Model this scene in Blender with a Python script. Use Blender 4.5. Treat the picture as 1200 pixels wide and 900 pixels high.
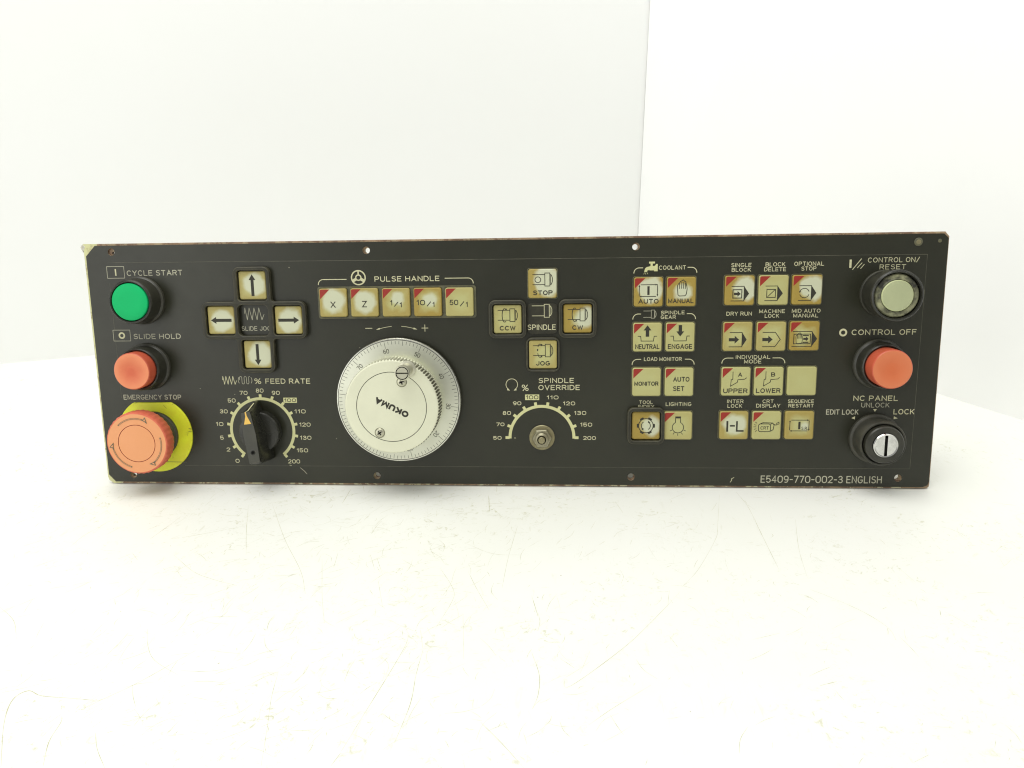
import bpy, bmesh, math, random
from mathutils import Matrix, Euler, Vector
random.seed(7)
R = math.radians
S = 0.001                                   # everything below is written in millimetres
scene = bpy.context.scene
for o in list(bpy.data.objects): bpy.data.objects.remove(o)

# ------------------------------------------------------------------ camera, world, lamps, exposure
LEAN = R(-7.0)                              # the panel leans back on its rear tray
ROOT = Matrix.Translation((0, 0, 0.6*S)) @ Matrix.Rotation(LEAN, 4, 'X')
cam_d = bpy.data.cameras.new('camera'); cam = bpy.data.objects.new('camera', cam_d)
scene.collection.objects.link(cam)
cam.matrix_world = ROOT @ Matrix.Translation((325.46*S, -522.07*S, 164.95*S)) @ \
    Euler((math.pi/2 - 0.177311, 0.014238, 0.067275), 'XYZ').to_matrix().to_4x4()
cam_d.sensor_width = 36; cam_d.lens = 930/1200*36; cam_d.clip_start = 0.01; cam_d.clip_end = 50
scene.camera = cam

w = bpy.data.worlds.new('World'); scene.world = w; w.use_nodes = True
w.node_tree.nodes['Background'].inputs[0].default_value = (1.0, 1.0, 0.975, 1)
w.node_tree.nodes['Background'].inputs[1].default_value = 0.44

def area(name, loc, target, sx, sy, power, col):
    d = bpy.data.lights.new(name, 'AREA'); d.shape = 'RECTANGLE'; d.size = sx; d.size_y = sy
    d.energy = power; d.color = col
    o = bpy.data.objects.new(name, d); scene.collection.objects.link(o)
    o.location = loc
    o.rotation_euler = (Vector(target)-Vector(loc)).to_track_quat('-Z', 'Y').to_euler()
    return o
area('ceiling_lamp', (0.05, -0.30, 1.5), (0.28, 0.0, 0.0), 1.4, 1.1, 20.5, (1.0, 1.0, 0.965))
area('front_softbox', (-0.66, -1.0, 0.36), (0.15, 0.0, 0.1), 0.8, 1.0, 4.6, (1.0, 1.0, 0.965))

scene.view_settings.view_transform = 'Standard'; scene.view_settings.look = 'None'
scene.view_settings.exposure = 0.0; scene.view_settings.gamma = 1.0
scene.render.engine = 'CYCLES'
scene.cycles.use_denoising = True; scene.cycles.filter_width = 1.15
scene.cycles.max_bounces = 8

# ------------------------------------------------------------------ materials
def new_mat(name, col=(.5,.5,.5), rough=.5, metal=0.0, spec=.5):
    m = bpy.data.materials.new(name); m.use_nodes = True
    b = m.node_tree.nodes['Principled BSDF']
    b.inputs['Base Color'].default_value = (*col, 1); b.inputs['Roughness'].default_value = rough
    b.inputs['Metallic'].default_value = metal; b.inputs['Specular IOR Level'].default_value = spec
    return m
class N:
    """small wrapper for building node graphs"""
    def __init__(s, m): s.t = m.node_tree; s.n = s.t.nodes; s.l = s.t.links; s.b = s.n['Principled BSDF']
    def node(s, t, **kw):
        n = s.n.new(t)
        for k, v in kw.items(): setattr(n, k, v)
        return n
    def link(s, a, b): s.l.new(a, b)
    def coord(s, kind='Object', scale=(1,1,1), rot=(0,0,0)):
        tc = s.node('ShaderNodeTexCoord'); mp = s.node('ShaderNodeMapping')
        mp.inputs['Scale'].default_value = scale; mp.inputs['Rotation'].default_value = rot
        s.link(tc.outputs[kind], mp.inputs['Vector']); return mp.outputs[0]
    def noise(s, v, sc, detail=3, rough=.5, dist=0):
        n = s.node('ShaderNodeTexNoise'); n.inputs['Scale'].default_value = sc
        n.inputs['Detail'].default_value = detail; n.inputs['Roughness'].default_value = rough
        n.inputs['Distortion'].default_value = dist
        if v is not None: s.link(v, n.inputs['Vector'])
        return n.outputs['Fac']
    def ramp(s, v, a, b, ca=(0,0,0,1), cb=(1,1,1,1)):
        r = s.node('ShaderNodeValToRGB'); r.color_ramp.elements[0].position = a; r.color_ramp.elements[1].position = b
        r.color_ramp.elements[0].color = ca; r.color_ramp.elements[1].color = cb
        s.link(v, r.inputs[0]); return r.outputs[0]
    def mix(s, f, a, b, mode='MIX'):
        m = s.node('ShaderNodeMix', data_type='RGBA', blend_type=mode)
        for i, v in ((0, f), (6, a), (7, b)):
            if hasattr(v, 'links'): s.link(v, m.inputs[i])
            elif i == 0: m.inputs[0].default_value = v
            else: m.inputs[i].default_value = (*v[:3], 1)
        return m.outputs[2]
    def math(s, op, a, b=0.0, c=0.0, clamp=False):
        m = s.node('ShaderNodeMath', operation=op, use_clamp=clamp)
        for i, v in enumerate((a, b, c)):
            if hasattr(v, 'links'): s.link(v, m.inputs[i])
            else: m.inputs[i].default_value = v
        return m.outputs[0]
    def attr(s, name):
        a = s.node('ShaderNodeAttribute', attribute_type='OBJECT', attribute_name=name); return a.outputs['Fac']
    def bump(s, h, strength=.2, dist=.0005):
        b = s.node('ShaderNodeBump'); b.inputs['Strength'].default_value = strength; b.inputs['Distance'].default_value = dist
        s.link(h, b.inputs['Height']); s.link(b.outputs[0], s.b.inputs['Normal'])
M = {}
def worn(name, col, col2, rough=.5, metal=0.0, spec=.5, scale=60, amount=.5, rvar=.12, bump=.08):
    """one colour with soft blotches, fine grain and uneven gloss"""
    m = new_mat(name, col, rough, metal, spec); g = N(m); v = g.coord()
    a = g.noise(v, scale, 5, .6); f = g.noise(v, scale*14, 2, .5)
    c = g.mix(g.math('MULTIPLY', g.ramp(a, .38, .68), amount), col, col2)
    c = g.mix(g.math('MULTIPLY', g.ramp(f, .62, .75), .25*amount), c, col2)
    g.link(c, g.b.inputs['Base Color'])
    g.link(g.math('ADD', g.math('MULTIPLY', a, rvar*2), rough - rvar), g.b.inputs['Roughness'])
    g.bump(f, bump, .0003); M[name] = m; return m

# black overlay sheet of the panel: faint haze, dust specks, hairline scratches
m = new_mat('overlay', (.04,.04,.03), .5, 0, .5); g = N(m); v = g.coord()
big = g.noise(v, 9, 4, .6); mid = g.noise(v, 70, 5, .65)
c = g.mix(g.ramp(big, .35, .7), (.0145,.0150,.0068), (.0205,.0212,.0100))
c = g.mix(g.math('MULTIPLY', g.ramp(mid, .45, .8), .35), c, (.014,.014,.008))
vo = g.node('ShaderNodeTexVoronoi'); vo.inputs['Scale'].default_value = 95; g.link(v, vo.inputs['Vector'])
speck = g.math('LESS_THAN', vo.outputs['Distance'], .035)
sel = g.math('GREATER_THAN', g.noise(v, 38, 2), .56)
c = g.mix(g.math('MULTIPLY', g.math('MULTIPLY', speck, sel), .8), c, (.30,.29,.20))
g.link(c, g.b.inputs['Base Color'])
g.link(g.math('ADD', g.math('MULTIPLY', mid, .20), .27), g.b.inputs['Roughness'])
g.bump(g.noise(v, 900, 2), .10, .0002); M['overlay'] = m

# cut edge of the sheet: brown core with chipped cream patches
m = new_mat('edge', (.2,.12,.08), .7); g = N(m); v = g.coord()
c = g.mix(g.ramp(g.noise(v, 60, 4, .7), .48, .56), (.13,.085,.055), (.42,.36,.22))
c = g.mix(g.ramp(g.noise(v, 240, 3, .7), .54, .60), c, (.55,.52,.36))
g.link(c, g.b.inputs['Base Color']); g.bump(g.noise(v, 300, 3), .5, .0005); M['edge'] = m
m = new_mat('edge_top', (.3,.2,.12), .7); g = N(m); v = g.coord()
c = g.mix(g.ramp(g.noise(v, 30, 4, .7), .40, .65), (.36,.27,.17), (.22,.13,.09))
c = g.mix(g.ramp(g.noise(v, 260, 3, .7), .60, .66), c, (.06,.05,.04))
g.link(c, g.b.inputs['Base Color']); g.bump(g.noise(v, 300, 3), .5, .0005); M['edge_top'] = m
m = new_mat('backing', (.5,.5,.3), .6); g = N(m); v = g.coord()
tc = g.node('ShaderNodeTexCoord'); sp = g.node('ShaderNodeSeparateXYZ'); g.link(tc.outputs['Object'], sp.inputs[0])
left = g.math('LESS_THAN', sp.outputs[0], .0095)
cream = g.mix(g.ramp(g.noise(v, 140, 4, .7), .50, .66), (.62,.62,.33), (.36,.30,.15))
brown = g.mix(g.ramp(g.noise(v, 55, 4, .7), .46, .56), (.20,.125,.075), (.36,.25,.15))
low = g.math('LESS_THAN', sp.outputs[2], .004)
chips = g.math('MULTIPLY', g.ramp(g.noise(v, 170, 4, .75), .52, .56), g.math('ADD', g.math('MULTIPLY', low, .7), .3))
brown = g.mix(chips, brown, (.58,.54,.34))
g.link(g.mix(left, brown, cream), g.b.inputs['Base Color']); g.bump(g.noise(v, 300, 3), .4, .0004); M['backing'] = m
worn('zinc', (.42,.41,.34), (.25,.23,.16), .42, .8, scale=50, amount=.6)

worn('print', (.60,.58,.36), (.42,.41,.27), .6, scale=220, amount=.45, bump=0)
worn('print_grey', (.47,.46,.34), (.33,.32,.23), .6, scale=220, amount=.5, bump=0)
worn('print_scale', (.60,.60,.31), (.50,.47,.22), .6, scale=120, amount=.5, bump=0)
worn('print_faint', (.115,.11,.075), (.055,.055,.040), .6, scale=120, amount=1.0, bump=0)
worn('ink', (.020,.019,.012), (.040,.036,.02), .6, scale=200, amount=.5, bump=0)
worn('ink_soft', (.10,.10,.06), (.16,.16,.10), .6, scale=200, amount=.6, bump=0)
worn('ink_dial', (.05,.05,.035), (.12,.12,.08), .6, scale=200, amount=.6, bump=0)
worn('red_film', (.31,.020,.010), (.24,.017,.009), .45, scale=180, amount=.5, bump=0)
worn('guard', (.021,.0205,.0125), (.045,.041,.022), .5, scale=130, amount=.6, spec=.4)
worn('guard_edge', (.034,.032,.019), (.085,.078,.043), .5, scale=200, amount=.8)  # edge highlight of the guards, put into a lighter olive colour
worn('olive_rim', (.080,.080,.048), (.15,.14,.07), .6, scale=240, amount=.8)
worn('black_plastic', (.022,.022,.016), (.055,.053,.036), .38, scale=70, amount=.6, spec=.5)
worn('black_gloss', (.018,.018,.014), (.035,.035,.026), .26, scale=70, amount=.5, spec=.5)
worn('black_matt', (.030,.030,.022), (.085,.080,.055), .55, scale=60, amount=.7)
worn('knob_face', (.045,.045,.036), (.075,.073,.055), .5, scale=90, amount=.6)
worn('void', (.006,.006,.005), (.012,.012,.01), .9, spec=.1)
worn('green_cap', (.006,.44,.135), (.008,.48,.15), .45, scale=40, amount=.6, spec=.15)
worn('red_side', (.56,.105,.050), (.46,.07,.035), .40, scale=60, amount=.5)
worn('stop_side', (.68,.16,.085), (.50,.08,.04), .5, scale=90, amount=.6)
worn('stop_face', (.79,.345,.155), (.75,.32,.13), .55, scale=25, amount=.7)  # mushroom cap face, coloured paler than its side
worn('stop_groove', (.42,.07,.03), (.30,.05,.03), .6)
worn('lens', (.42,.45,.26), (.35,.38,.22), .35, scale=40, amount=.6)
worn('lens_rim', (.56,.60,.33), (.50,.53,.28), .35, scale=40, amount=.6)
worn('grime', (.022,.022,.016), (.33,.33,.19), .45, scale=150, amount=1.0)
worn('steel', (.36,.34,.24), (.20,.17,.09), .42, .75, scale=120, amount=.7)
worn('brass_dull', (.32,.29,.17), (.20,.17,.09), .5, .7, scale=150, amount=.7)
worn('chrome', (.72,.72,.70), (.55,.55,.52), .16, 1.0, scale=260, amount=.7)
worn('yellow_marker', (.80,.50,.10), (.72,.44,.10), .5, scale=90, amount=.4)
worn('bone', (.66,.62,.36), (.5,.46,.28), .5, scale=90, amount=.4)
worn('white_dirt', (.75,.74,.66), (.30,.28,.20), .8, scale=400, amount=1.0)

# red caps: the face is lighter towards its rim and darker in the middle
def cap_face(name, centre, rim, r_mm):
    m = new_mat(name, rim, .42, 0, .45); g = N(m)
    tc = g.node('ShaderNodeTexCoord'); sp = g.node('ShaderNodeSeparateXYZ'); g.link(tc.outputs['Object'], sp.inputs[0])
    d = g.math('SQRT', g.math('ADD', g.math('POWER', sp.outputs[0], 2), g.math('POWER', sp.outputs[2], 2)))
    d = g.math('ADD', g.math('DIVIDE', d, r_mm*S), g.math('MULTIPLY', g.math('SUBTRACT', g.noise(g.coord(), 90, 4), .5), .5))
    g.link(g.mix(g.ramp(d, .15, .85), centre, rim), g.b.inputs['Base Color'])
    g.bump(g.noise(g.coord(), 900, 2), .08, .0002); M[name] = m
cap_face('red_face', (.60,.115,.045), (.75,.24,.105), 12.4)
cap_face('orange_face', (.62,.145,.050), (.66,.19,.080), 12.4)

# yellow ring with dirty streaks
m = new_mat('yellow_ring', (.5,.55,.03), .5); g = N(m); v = g.coord()
c = g.mix(g.ramp(g.noise(v, 45, 4, .6), .42, .70), (.80,.87,.035), (.70,.66,.03))
c = g.mix(g.math('MULTIPLY', g.ramp(g.noise(v, 130, 5, .7, .8), .60, .68), .65), c, (.10,.09,.03))
g.link(c, g.b.inputs['Base Color']); M['yellow_ring'] = m

# key caps: cream plastic, ochre ageing from the edges inwards, pale patch where the lamp bleached it
m = new_mat('key_cap', (.6,.56,.26), .42, 0, .45); g = N(m)
tc = g.node('ShaderNodeTexCoord'); sp = g.node('ShaderNodeSeparateXYZ'); g.link(tc.outputs['Object'], sp.inputs[0])
oi = g.node('ShaderNodeObjectInfo'); off = g.node('ShaderNodeVectorMath', operation='ADD')
cb = g.node('ShaderNodeCombineXYZ'); rn = g.math('MULTIPLY', oi.outputs['Random'], 3.0)
for i in range(3): g.link(rn, cb.inputs[i])
g.link(tc.outputs['Object'], off.inputs[0]); g.link(cb.outputs[0], off.inputs[1]); v = off.outputs[0]
ux = g.math('DIVIDE', sp.outputs[0], 9.3*S); uz = g.math('DIVIDE', sp.outputs[2], 9.3*S)
dx = g.math('SUBTRACT', ux, g.attr('spot_x')); dz = g.math('SUBTRACT', uz, g.attr('spot_z'))
d = g.math('SQRT', g.math('ADD', g.math('POWER', dx, 2), g.math('POWER', dz, 2)))
d = g.math('ADD', d, g.math('MULTIPLY', g.math('SUBTRACT', g.noise(v, 110, 3, .5), .5), .75))
spot = g.math('SUBTRACT', 1.0, g.math('DIVIDE', g.math('SUBTRACT', d, g.math('SUBTRACT', g.attr('spot_r'), .13)), .26), clamp=True)
sq0 = g.math('MAXIMUM', g.math('ABSOLUTE', ux), g.math('ABSOLUTE', uz))
blot = g.ramp(g.math('ADD', g.math('MULTIPLY', g.math('ADD', g.math('MULTIPLY', sq0, .55), g.math('MULTIPLY', d, .25)), .9), g.math('MULTIPLY', g.noise(v, 75, 4, .55, .4), .8)), .62, 1.0)
st = g.math('MULTIPLY', blot, g.attr('stain'), clamp=True)
c = g.mix(st, (.46,.45,.195), (.345,.245,.046))
c = g.mix(g.math('MULTIPLY', spot, .92), c, (.56,.58,.42))
sq = g.math('MAXIMUM', g.math('ABSOLUTE', ux), g.math('ABSOLUTE', uz))
grime = g.math('MULTIPLY', g.ramp(g.math('ADD', sq, g.math('MULTIPLY', g.noise(v, 420, 4, .7), .3)), 1.02, 1.22), .45)
c = g.mix(grime, c, (.20,.17,.06))
g.link(c, g.b.inputs['Base Color']); g.link(g.math('ADD', g.math('MULTIPLY', blot, .15), .36), g.b.inputs['Roughness'])
M['key_cap'] = m

# satin anodised aluminium of the hand wheel
def alu(name, col, rough, metal, aniso=0):
    m = new_mat(name, col, rough, metal); g = N(m); v = g.coord()
    n = g.noise(v, 60, 5, .6); f = g.noise(v, 1500, 2, .6)
    g.link(g.mix(g.math('MULTIPLY', g.ramp(n, .35, .75), .45), col, tuple(k*.86 for k in col)), g.b.inputs['Base Color'])
    g.link(g.math('ADD', g.math('MULTIPLY', n, .16), rough-.08), g.b.inputs['Roughness'])
    g.bump(f, .06, .0002)
    b = g.b
    b.inputs['Anisotropic'].default_value = aniso
    M[name] = m
alu('alu_face', (.75,.755,.58), .42, .40)
alu('alu_dial', (.74,.75,.63), .34, .85, .75)
_t = M['alu_dial'].node_tree; _n = _t.nodes.new('ShaderNodeTangent'); _n.direction_type = 'RADIAL'; _n.axis = 'Y'
_t.nodes['Principled BSDF'].inputs['Anisotropic Rotation'].default_value = .25
_t.links.new(_n.outputs[0], _t.nodes['Principled BSDF'].inputs['Tangent'])
alu('alu_rim', (.70,.70,.62), .24, .9)
alu('screw_metal', (.50,.49,.38), .32, .8)
alu('alu_crank', (.55,.54,.42), .33, .6)
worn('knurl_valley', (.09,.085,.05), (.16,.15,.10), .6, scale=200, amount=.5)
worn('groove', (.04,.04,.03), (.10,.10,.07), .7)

# table and backdrop
m = new_mat('table', (.84,.845,.80), .48, 0, .4); g = N(m); v = g.coord()
c = g.mix(g.math('MULTIPLY', g.ramp(g.noise(v, 5, 5, .65), .45, .75), .45), (.845,.85,.80), (.80,.805,.715))
dd = g.noise(v, 13, 4, .6)
fine = g.math('MULTIPLY', g.ramp(g.noise(v, 190, 5, .75, 1.2), .575, .68), g.ramp(g.noise(v, 11, 3, .6), .44, .66))
fine = g.math('MAXIMUM', fine, g.math('MULTIPLY', g.ramp(g.noise(g.coord(scale=(1,.22,1), rot=(0,0,.9)), 260, 4, .7, .8), .60, .74), g.math('MULTIPLY', g.ramp(g.noise(v, 14, 3, .6), .46, .62), .45)))
c = g.mix(g.math('MULTIPLY', fine, .75), c, (.50,.49,.29))
vo = g.node('ShaderNodeTexVoronoi'); vo.inputs['Scale'].default_value = 70; g.link(v, vo.inputs['Vector'])
pk = g.math('MULTIPLY', g.math('LESS_THAN', vo.outputs['Distance'], .03), g.math('GREATER_THAN', g.noise(v, 55, 1), .57))
c = g.mix(g.math('MULTIPLY', pk, .7), c, (.38,.34,.20))
g.link(c, g.b.inputs['Base Color']); M['table'] = m
worn('scratch', (.46,.44,.24), (.64,.63,.46), .6, scale=160, amount=1.0, bump=0)
m = new_mat('board', (.86,.865,.83), .6, 0, .3); g = N(m); v = g.coord()
c = g.mix(g.math('MULTIPLY', g.ramp(g.noise(v, 3, 4, .6), .4, .8), .4), (.835,.841,.83), (.815,.822,.792))
vo = g.node('ShaderNodeTexVoronoi'); vo.inputs['Scale'].default_value = 30; g.link(v, vo.inputs['Vector'])
pk = g.math('MULTIPLY', g.math('LESS_THAN', vo.outputs['Distance'], .025), g.math('GREATER_THAN', g.noise(v, 14, 1), .58))
c = g.mix(g.math('MULTIPLY', pk, .35), c, (.55,.54,.40))
g.link(c, g.b.inputs['Base Color']); M['board'] = m
worn('side_board', (.90,.905,.90), (.885,.89,.875), .6, scale=4, amount=.5, bump=0)
worn('board_edge', (.62,.61,.52), (.5,.49,.40), .7, scale=20, amount=.6)

# ------------------------------------------------------------------ mesh helpers
def link(name, me, parent=None, loc=(0,0,0), label=None, **props):
    o = bpy.data.objects.new(name, me); scene.collection.objects.link(o)
    o.location = loc
    if parent is not None: o.parent = parent
    if label: o['label'] = label
    for k, v in props.items(): o[k] = v
    return o
class MB:
    """collects faces; coordinates are (x, z, h): along the panel, up the panel, out of the panel (mm)"""
    def __init__(s): s.v = []; s.f = []; s.m = []; s.mats = []
    def mi(s, mat):
        if mat not in s.mats: s.mats.append(mat)
        return s.mats.index(mat)
    def add(s, verts, faces, mat):
        b = len(s.v); s.v += [(x*S, -h*S, z*S) for x, z, h in verts]
        k = s.mi(mat)
        for f in faces: s.f.append([b+i for i in f]); s.m.append(k)
    def build(s, name, parent=None, at=(0,0), h=0, sharp=32, label=None, **props):
        me = bpy.data.meshes.new(name); me.from_pydata(s.v, [], s.f)
        for k in s.mats: me.materials.append(M[k])
        me.polygons.foreach_set('material_index', s.m)
        bm = bmesh.new(); bm.from_mesh(me); bmesh.ops.recalc_face_normals(bm, faces=bm.faces) if sharp else None
        bm.to_mesh(me); bm.free()
        if sharp:
            me.polygons.foreach_set('use_smooth', [True]*len(me.polygons)); me.set_sharp_from_angle(angle=R(sharp))
        me.update()
        return link(name, me, parent, (at[0]*S, -h*S, at[1]*S), label, **props)
    def lathe(s, prof, mat, n=64, c=(0,0), close_top=True, close_bottom=False, mats=None):
        vs = []; fs = []
        for r, h in prof:
            for i in range(n):
                a = 2*math.pi*i/n; vs.append((c[0]+r*math.cos(a), c[1]+r*math.sin(a), h))
        for j in range(len(prof)-1):
            seg = [[j*n+i, j*n+(i+1) % n, (j+1)*n+(i+1) % n, (j+1)*n+i] for i in range(n)]
            if mats: s.add(vs[j*n:(j+2)*n], [[q - j*n for q in f] for f in seg], mats[j])
            else: fs += seg
        if not mats: s.add(vs, fs, mat)
        if close_top: s.add(vs[-n:], [list(range(n))], mats[-1] if mats else mat)
        if close_bottom: s.add(vs[:n], [list(range(n))[::-1]], mats[0] if mats else mat)
    def loft(s, rings, mat, cap=True, cap_mat=None, bottom=False):
        """rings: list of equal-length point rings (x,z,h)"""
        n = len(rings[0]); vs = [p for r in rings for p in r]; fs = []
        for j in range(len(rings)-1):
            fs += [[j*n+i, j*n+(i+1) % n, (j+1)*n+(i+1) % n, (j+1)*n+i] for i in range(n)]
        s.add(vs, fs, mat)
        if cap: s.add(rings[-1], [list(range(n))], cap_mat or mat)
        if bottom: s.add(rings[0], [list(range(n))[::-1]], mat)
    def poly(s, pts, h, mat): s.add([(x, z, h) for x, z in pts], [list(range(len(pts)))], mat)
    def stroke(s, pts, wd, h, mat, closed=False):
        """flat ribbon along a polyline with mitred corners"""
        P = [Vector(p) for p in pts]; Q = [P[0]]
        for p in P[1:]:
            if (p-Q[-1]).length > 1e-4: Q.append(p)
        if closed and (Q[0]-Q[-1]).length < 1e-4: Q.pop()
        n = len(Q)
        if n < 2: return
        k = wd/2
        if not closed:
            d0 = (Q[1]-Q[0]).normalized(); d1 = (Q[-1]-Q[-2]).normalized(); Q[0] = Q[0]-d0*k*.6; Q[-1] = Q[-1]+d1*k*.6
        L = []
        for i in range(n):
            if closed: a = Q[i]-Q[i-1]; b = Q[(i+1) % n]-Q[i]
            else: a = Q[i]-Q[i-1] if i > 0 else Q[1]-Q[0]; b = Q[i+1]-Q[i] if i < n-1 else Q[-1]-Q[-2]
            a = a.normalized(); b = b.normalized(); na = Vector((-a.y, a.x)); nb = Vector((-b.y, b.x))
            t = na+nb
            t = na if t.length < .3 else t.normalized()
            q = k/max(.45, t.dot(na)); L.append((Q[i]+t*q, Q[i]-t*q))
        vs = []
        for a, b in L: vs += [(a.x, a.y, h), (b.x, b.y, h)]
        fs = [[2*i, 2*i+1, 2*i+3, 2*i+2] for i in range(n-1)]
        if closed: fs.append([2*n-2, 2*n-1, 1, 0])
        s.add(vs, fs, mat)
def rrect(w_, h_, r, n=6, c=(0,0), inset=0):
    w_ -= 2*inset; h_ -= 2*inset; r = max(r-inset, .05); out = []
    for sx, sz, a0 in ((1,1,0), (-1,1,90), (-1,-1,180), (1,-1,270)):
        for i in range(n+1):
            a = R(a0+90*i/n); out.append((c[0]+sx*(w_/2-r)+r*math.cos(a), c[1]+sz*(h_/2-r)+r*math.sin(a)))
    return out
def arc(cx, cz, rx, rz, a0, a1, n=14):
    return [(cx+rx*math.cos(R(a0+(a1-a0)*i/n)), cz+rz*math.sin(R(a0+(a1-a0)*i/n))) for i in range(n+1)]
def sheet(name, outer, holes, h0, h1, mat, side_mat, parent, at=(0,0), label=None, bevel=0.0):
    """a flat sheet with real holes, from h0 to h1"""
    cu = bpy.data.curves.new(name, 'CURVE'); cu.dimensions = '2D'; cu.fill_mode = 'BOTH'
    cu.extrude = (h1-h0)/2*S - bevel*S; cu.bevel_depth = bevel*S; cu.bevel_resolution = 1 if bevel else 0
    if bevel: cu.offset = -bevel*S
    for lp in [outer]+list(holes):
        sp = cu.splines.new('POLY'); sp.points.add(len(lp)-1)
        for p, (x, z) in zip(sp.points, lp): p.co = (x*S, z*S, 0, 1)
        sp.use_cyclic_u = True
    t = bpy.data.objects.new(name, cu); scene.collection.objects.link(t)
    dg = bpy.context.evaluated_depsgraph_get(); me = bpy.data.meshes.new_from_object(t.evaluated_get(dg))
    bpy.data.objects.remove(t); me.name = name
    hm = (h0+h1)/2*S
    me.transform(Matrix(((1,0,0,0),(0,0,-1,-hm),(0,1,0,0),(0,0,0,1))))
    me.materials.clear(); me.materials.append(M[mat])
    sides = side_mat if isinstance(side_mat, (list, tuple)) else [side_mat]
    for k in sides: me.materials.append(M[k])
    bm = bmesh.new(); bm.from_mesh(me); bmesh.ops.remove_doubles(bm, verts=bm.verts, dist=1e-7)
    bmesh.ops.recalc_face_normals(bm, faces=bm.faces)
    for f in bm.faces:
        f.smooth = False
        f.material_index = 0 if abs(f.normal.y) > .93 else (2 if len(sides) > 1 and f.normal.z > .5 else 1)
    bm.to_mesh(me); bm.free(); me.update()
    if bevel: me.polygons.foreach_set('use_smooth', [True]*len(me.polygons)); me.set_sharp_from_angle(angle=R(50))
    return link(name, me, parent, (at[0]*S, 0, at[1]*S), label)

# ------------------------------------------------------------------ engraved single-stroke lettering
def ell(cx, cz, rx, rz, a0=0, a1=360, n=16): return arc(cx, cz, rx, rz, a0, a1, n)
G = {
 'A': (.72, [[(0,0),(.36,1),(.72,0)], [(.13,.34),(.59,.34)]]),
 'B': (.64, [[(0,0),(0,1),(.38,1)]+ell(.38,.765,.22,.235,80,-90,7)+[(0,.53)], [(.38,.53)]+ell(.39,.265,.25,.265,80,-90,8)+[(0,0)]]),
 'C': (.70, [ell(.37,.5,.37,.5,48,312,16)]),
 'D': (.68, [[(0,0),(0,1),(.28,1)]+ell(.28,.5,.40,.5,80,-80,12)+[(.28,0),(0,0)]]),
 'E': (.58, [[(.58,1),(0,1),(0,0),(.58,0)], [(0,.52),(.50,.52)]]),
 'F': (.56, [[(.56,1),(0,1),(0,0)], [(0,.52),(.48,.52)]]),
 'G': (.72, [ell(.37,.5,.37,.5,48,340,16)+[(.72,.44),(.42,.44)]]),
 'H': (.66, [[(0,0),(0,1)], [(.66,0),(.66,1)], [(0,.52),(.66,.52)]]),
 'I': (.04, [[(.02,0),(.02,1)]]),
 'J': (.50, [[(.50,1),(.50,.26)]+ell(.25,.26,.25,.26,0,-170,8)]),
 'K': (.64, [[(0,0),(0,1)], [(.60,1),(.02,.40)], [(.22,.60),(.64,0)]]),
 'L': (.54, [[(0,1),(0,0),(.54,0)]]),
 'M': (.78, [[(0,0),(0,1),(.39,.12),(.78,1),(.78,0)]]),
 'N': (.66, [[(0,0),(0,1),(.66,0),(.66,1)]]),
 'O': (.74, [('c', ell(.37,.5,.37,.5,0,340,17))]),
 'P': (.62, [[(0,0),(0,1),(.36,1)]+ell(.36,.73,.26,.27,80,-80,8)+[(.36,.46),(0,.46)]]),
 'Q': (.74, [('c', ell(.37,.5,.37,.5,0,340,17)), [(.46,.24),(.74,-.04)]]),
 'R': (.64, [[(0,0),(0,1),(.36,1)]+ell(.36,.74,.26,.26,80,-80,8)+[(.36,.48),(0,.48)], [(.36,.48),(.64,0)]]),
 'S': (.62, [ell(.33,.76,.28,.24,30,250,10)+ell(.31,.26,.31,.26,75,-150,10)]),
 'T': (.66, [[(0,1),(.66,1)], [(.33,1),(.33,0)]]),
 'U': (.66, [[(0,1),(0,.32)]+ell(.33,.32,.33,.32,180,360,10)+[(.66,1)]]),
 'V': (.68, [[(0,1),(.34,0),(.68,1)]]),
 'W': (.92, [[(0,1),(.23,0),(.46,.92),(.69,0),(.92,1)]]),
 'X': (.62, [[(0,0),(.62,1)], [(0,1),(.62,0)]]),
 'Y': (.66, [[(0,1),(.33,.48),(.66,1)], [(.33,.48),(.33,0)]]),
 'Z': (.62, [[(0,1),(.62,1),(0,0),(.62,0)]]),
 '0': (.72, [('c', rrect(.72,1,.34,5,(.36,.5)))]),
 '1': (.30, [[(.02,.78),(.26,1),(.26,0)]]),
 '2': (.64, [ell(.32,.72,.32,.28,165,-30,9)+[(0,0),(.64,0)]]),
 '3': (.64, [ell(.31,.76,.28,.24,160,-80,9)+[(.22,.53)], [(.34,.53)]+ell(.32,.27,.32,.27,75,-160,10)]),
 '4': (.66, [[(.48,0),(.48,1),(0,.30),(.66,.30)]]),
 '5': (.64, [[(.58,1),(.08,1),(.03,.50),(.20,.60),(.32,.62)]+ell(.32,.31,.32,.31,75,-155,10)]),
 '6': (.66, [ell(.36,.55,.34,.45,60,180,8)+ell(.33,.31,.33,.31,190,520,14)]),
 '7': (.62, [[(0,1),(.62,1),(.22,0)]]),
 '8': (.64, [('c', ell(.32,.77,.26,.23,0,335,14)), ('c', ell(.32,.27,.32,.27,0,335,14))]),
 '9': (.66, [ell(.30,.45,.34,.45,240,360,8)+ell(.33,.69,.33,.31,10,340,14)]),
 '%': (.90, [('c', ell(.20,.78,.19,.21,0,330,11)), ('c', ell(.72,.22,.19,.21,0,330,11)), [(.14,0),(.80,1)]]),
 '/': (.50, [[(0,-.08),(.50,1.05)]]),
 '-': (.40, [[(0,.46),(.40,.46)]]),
 '.': (.08, [[(.02,.02),(.06,.02)]]),
}
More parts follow.
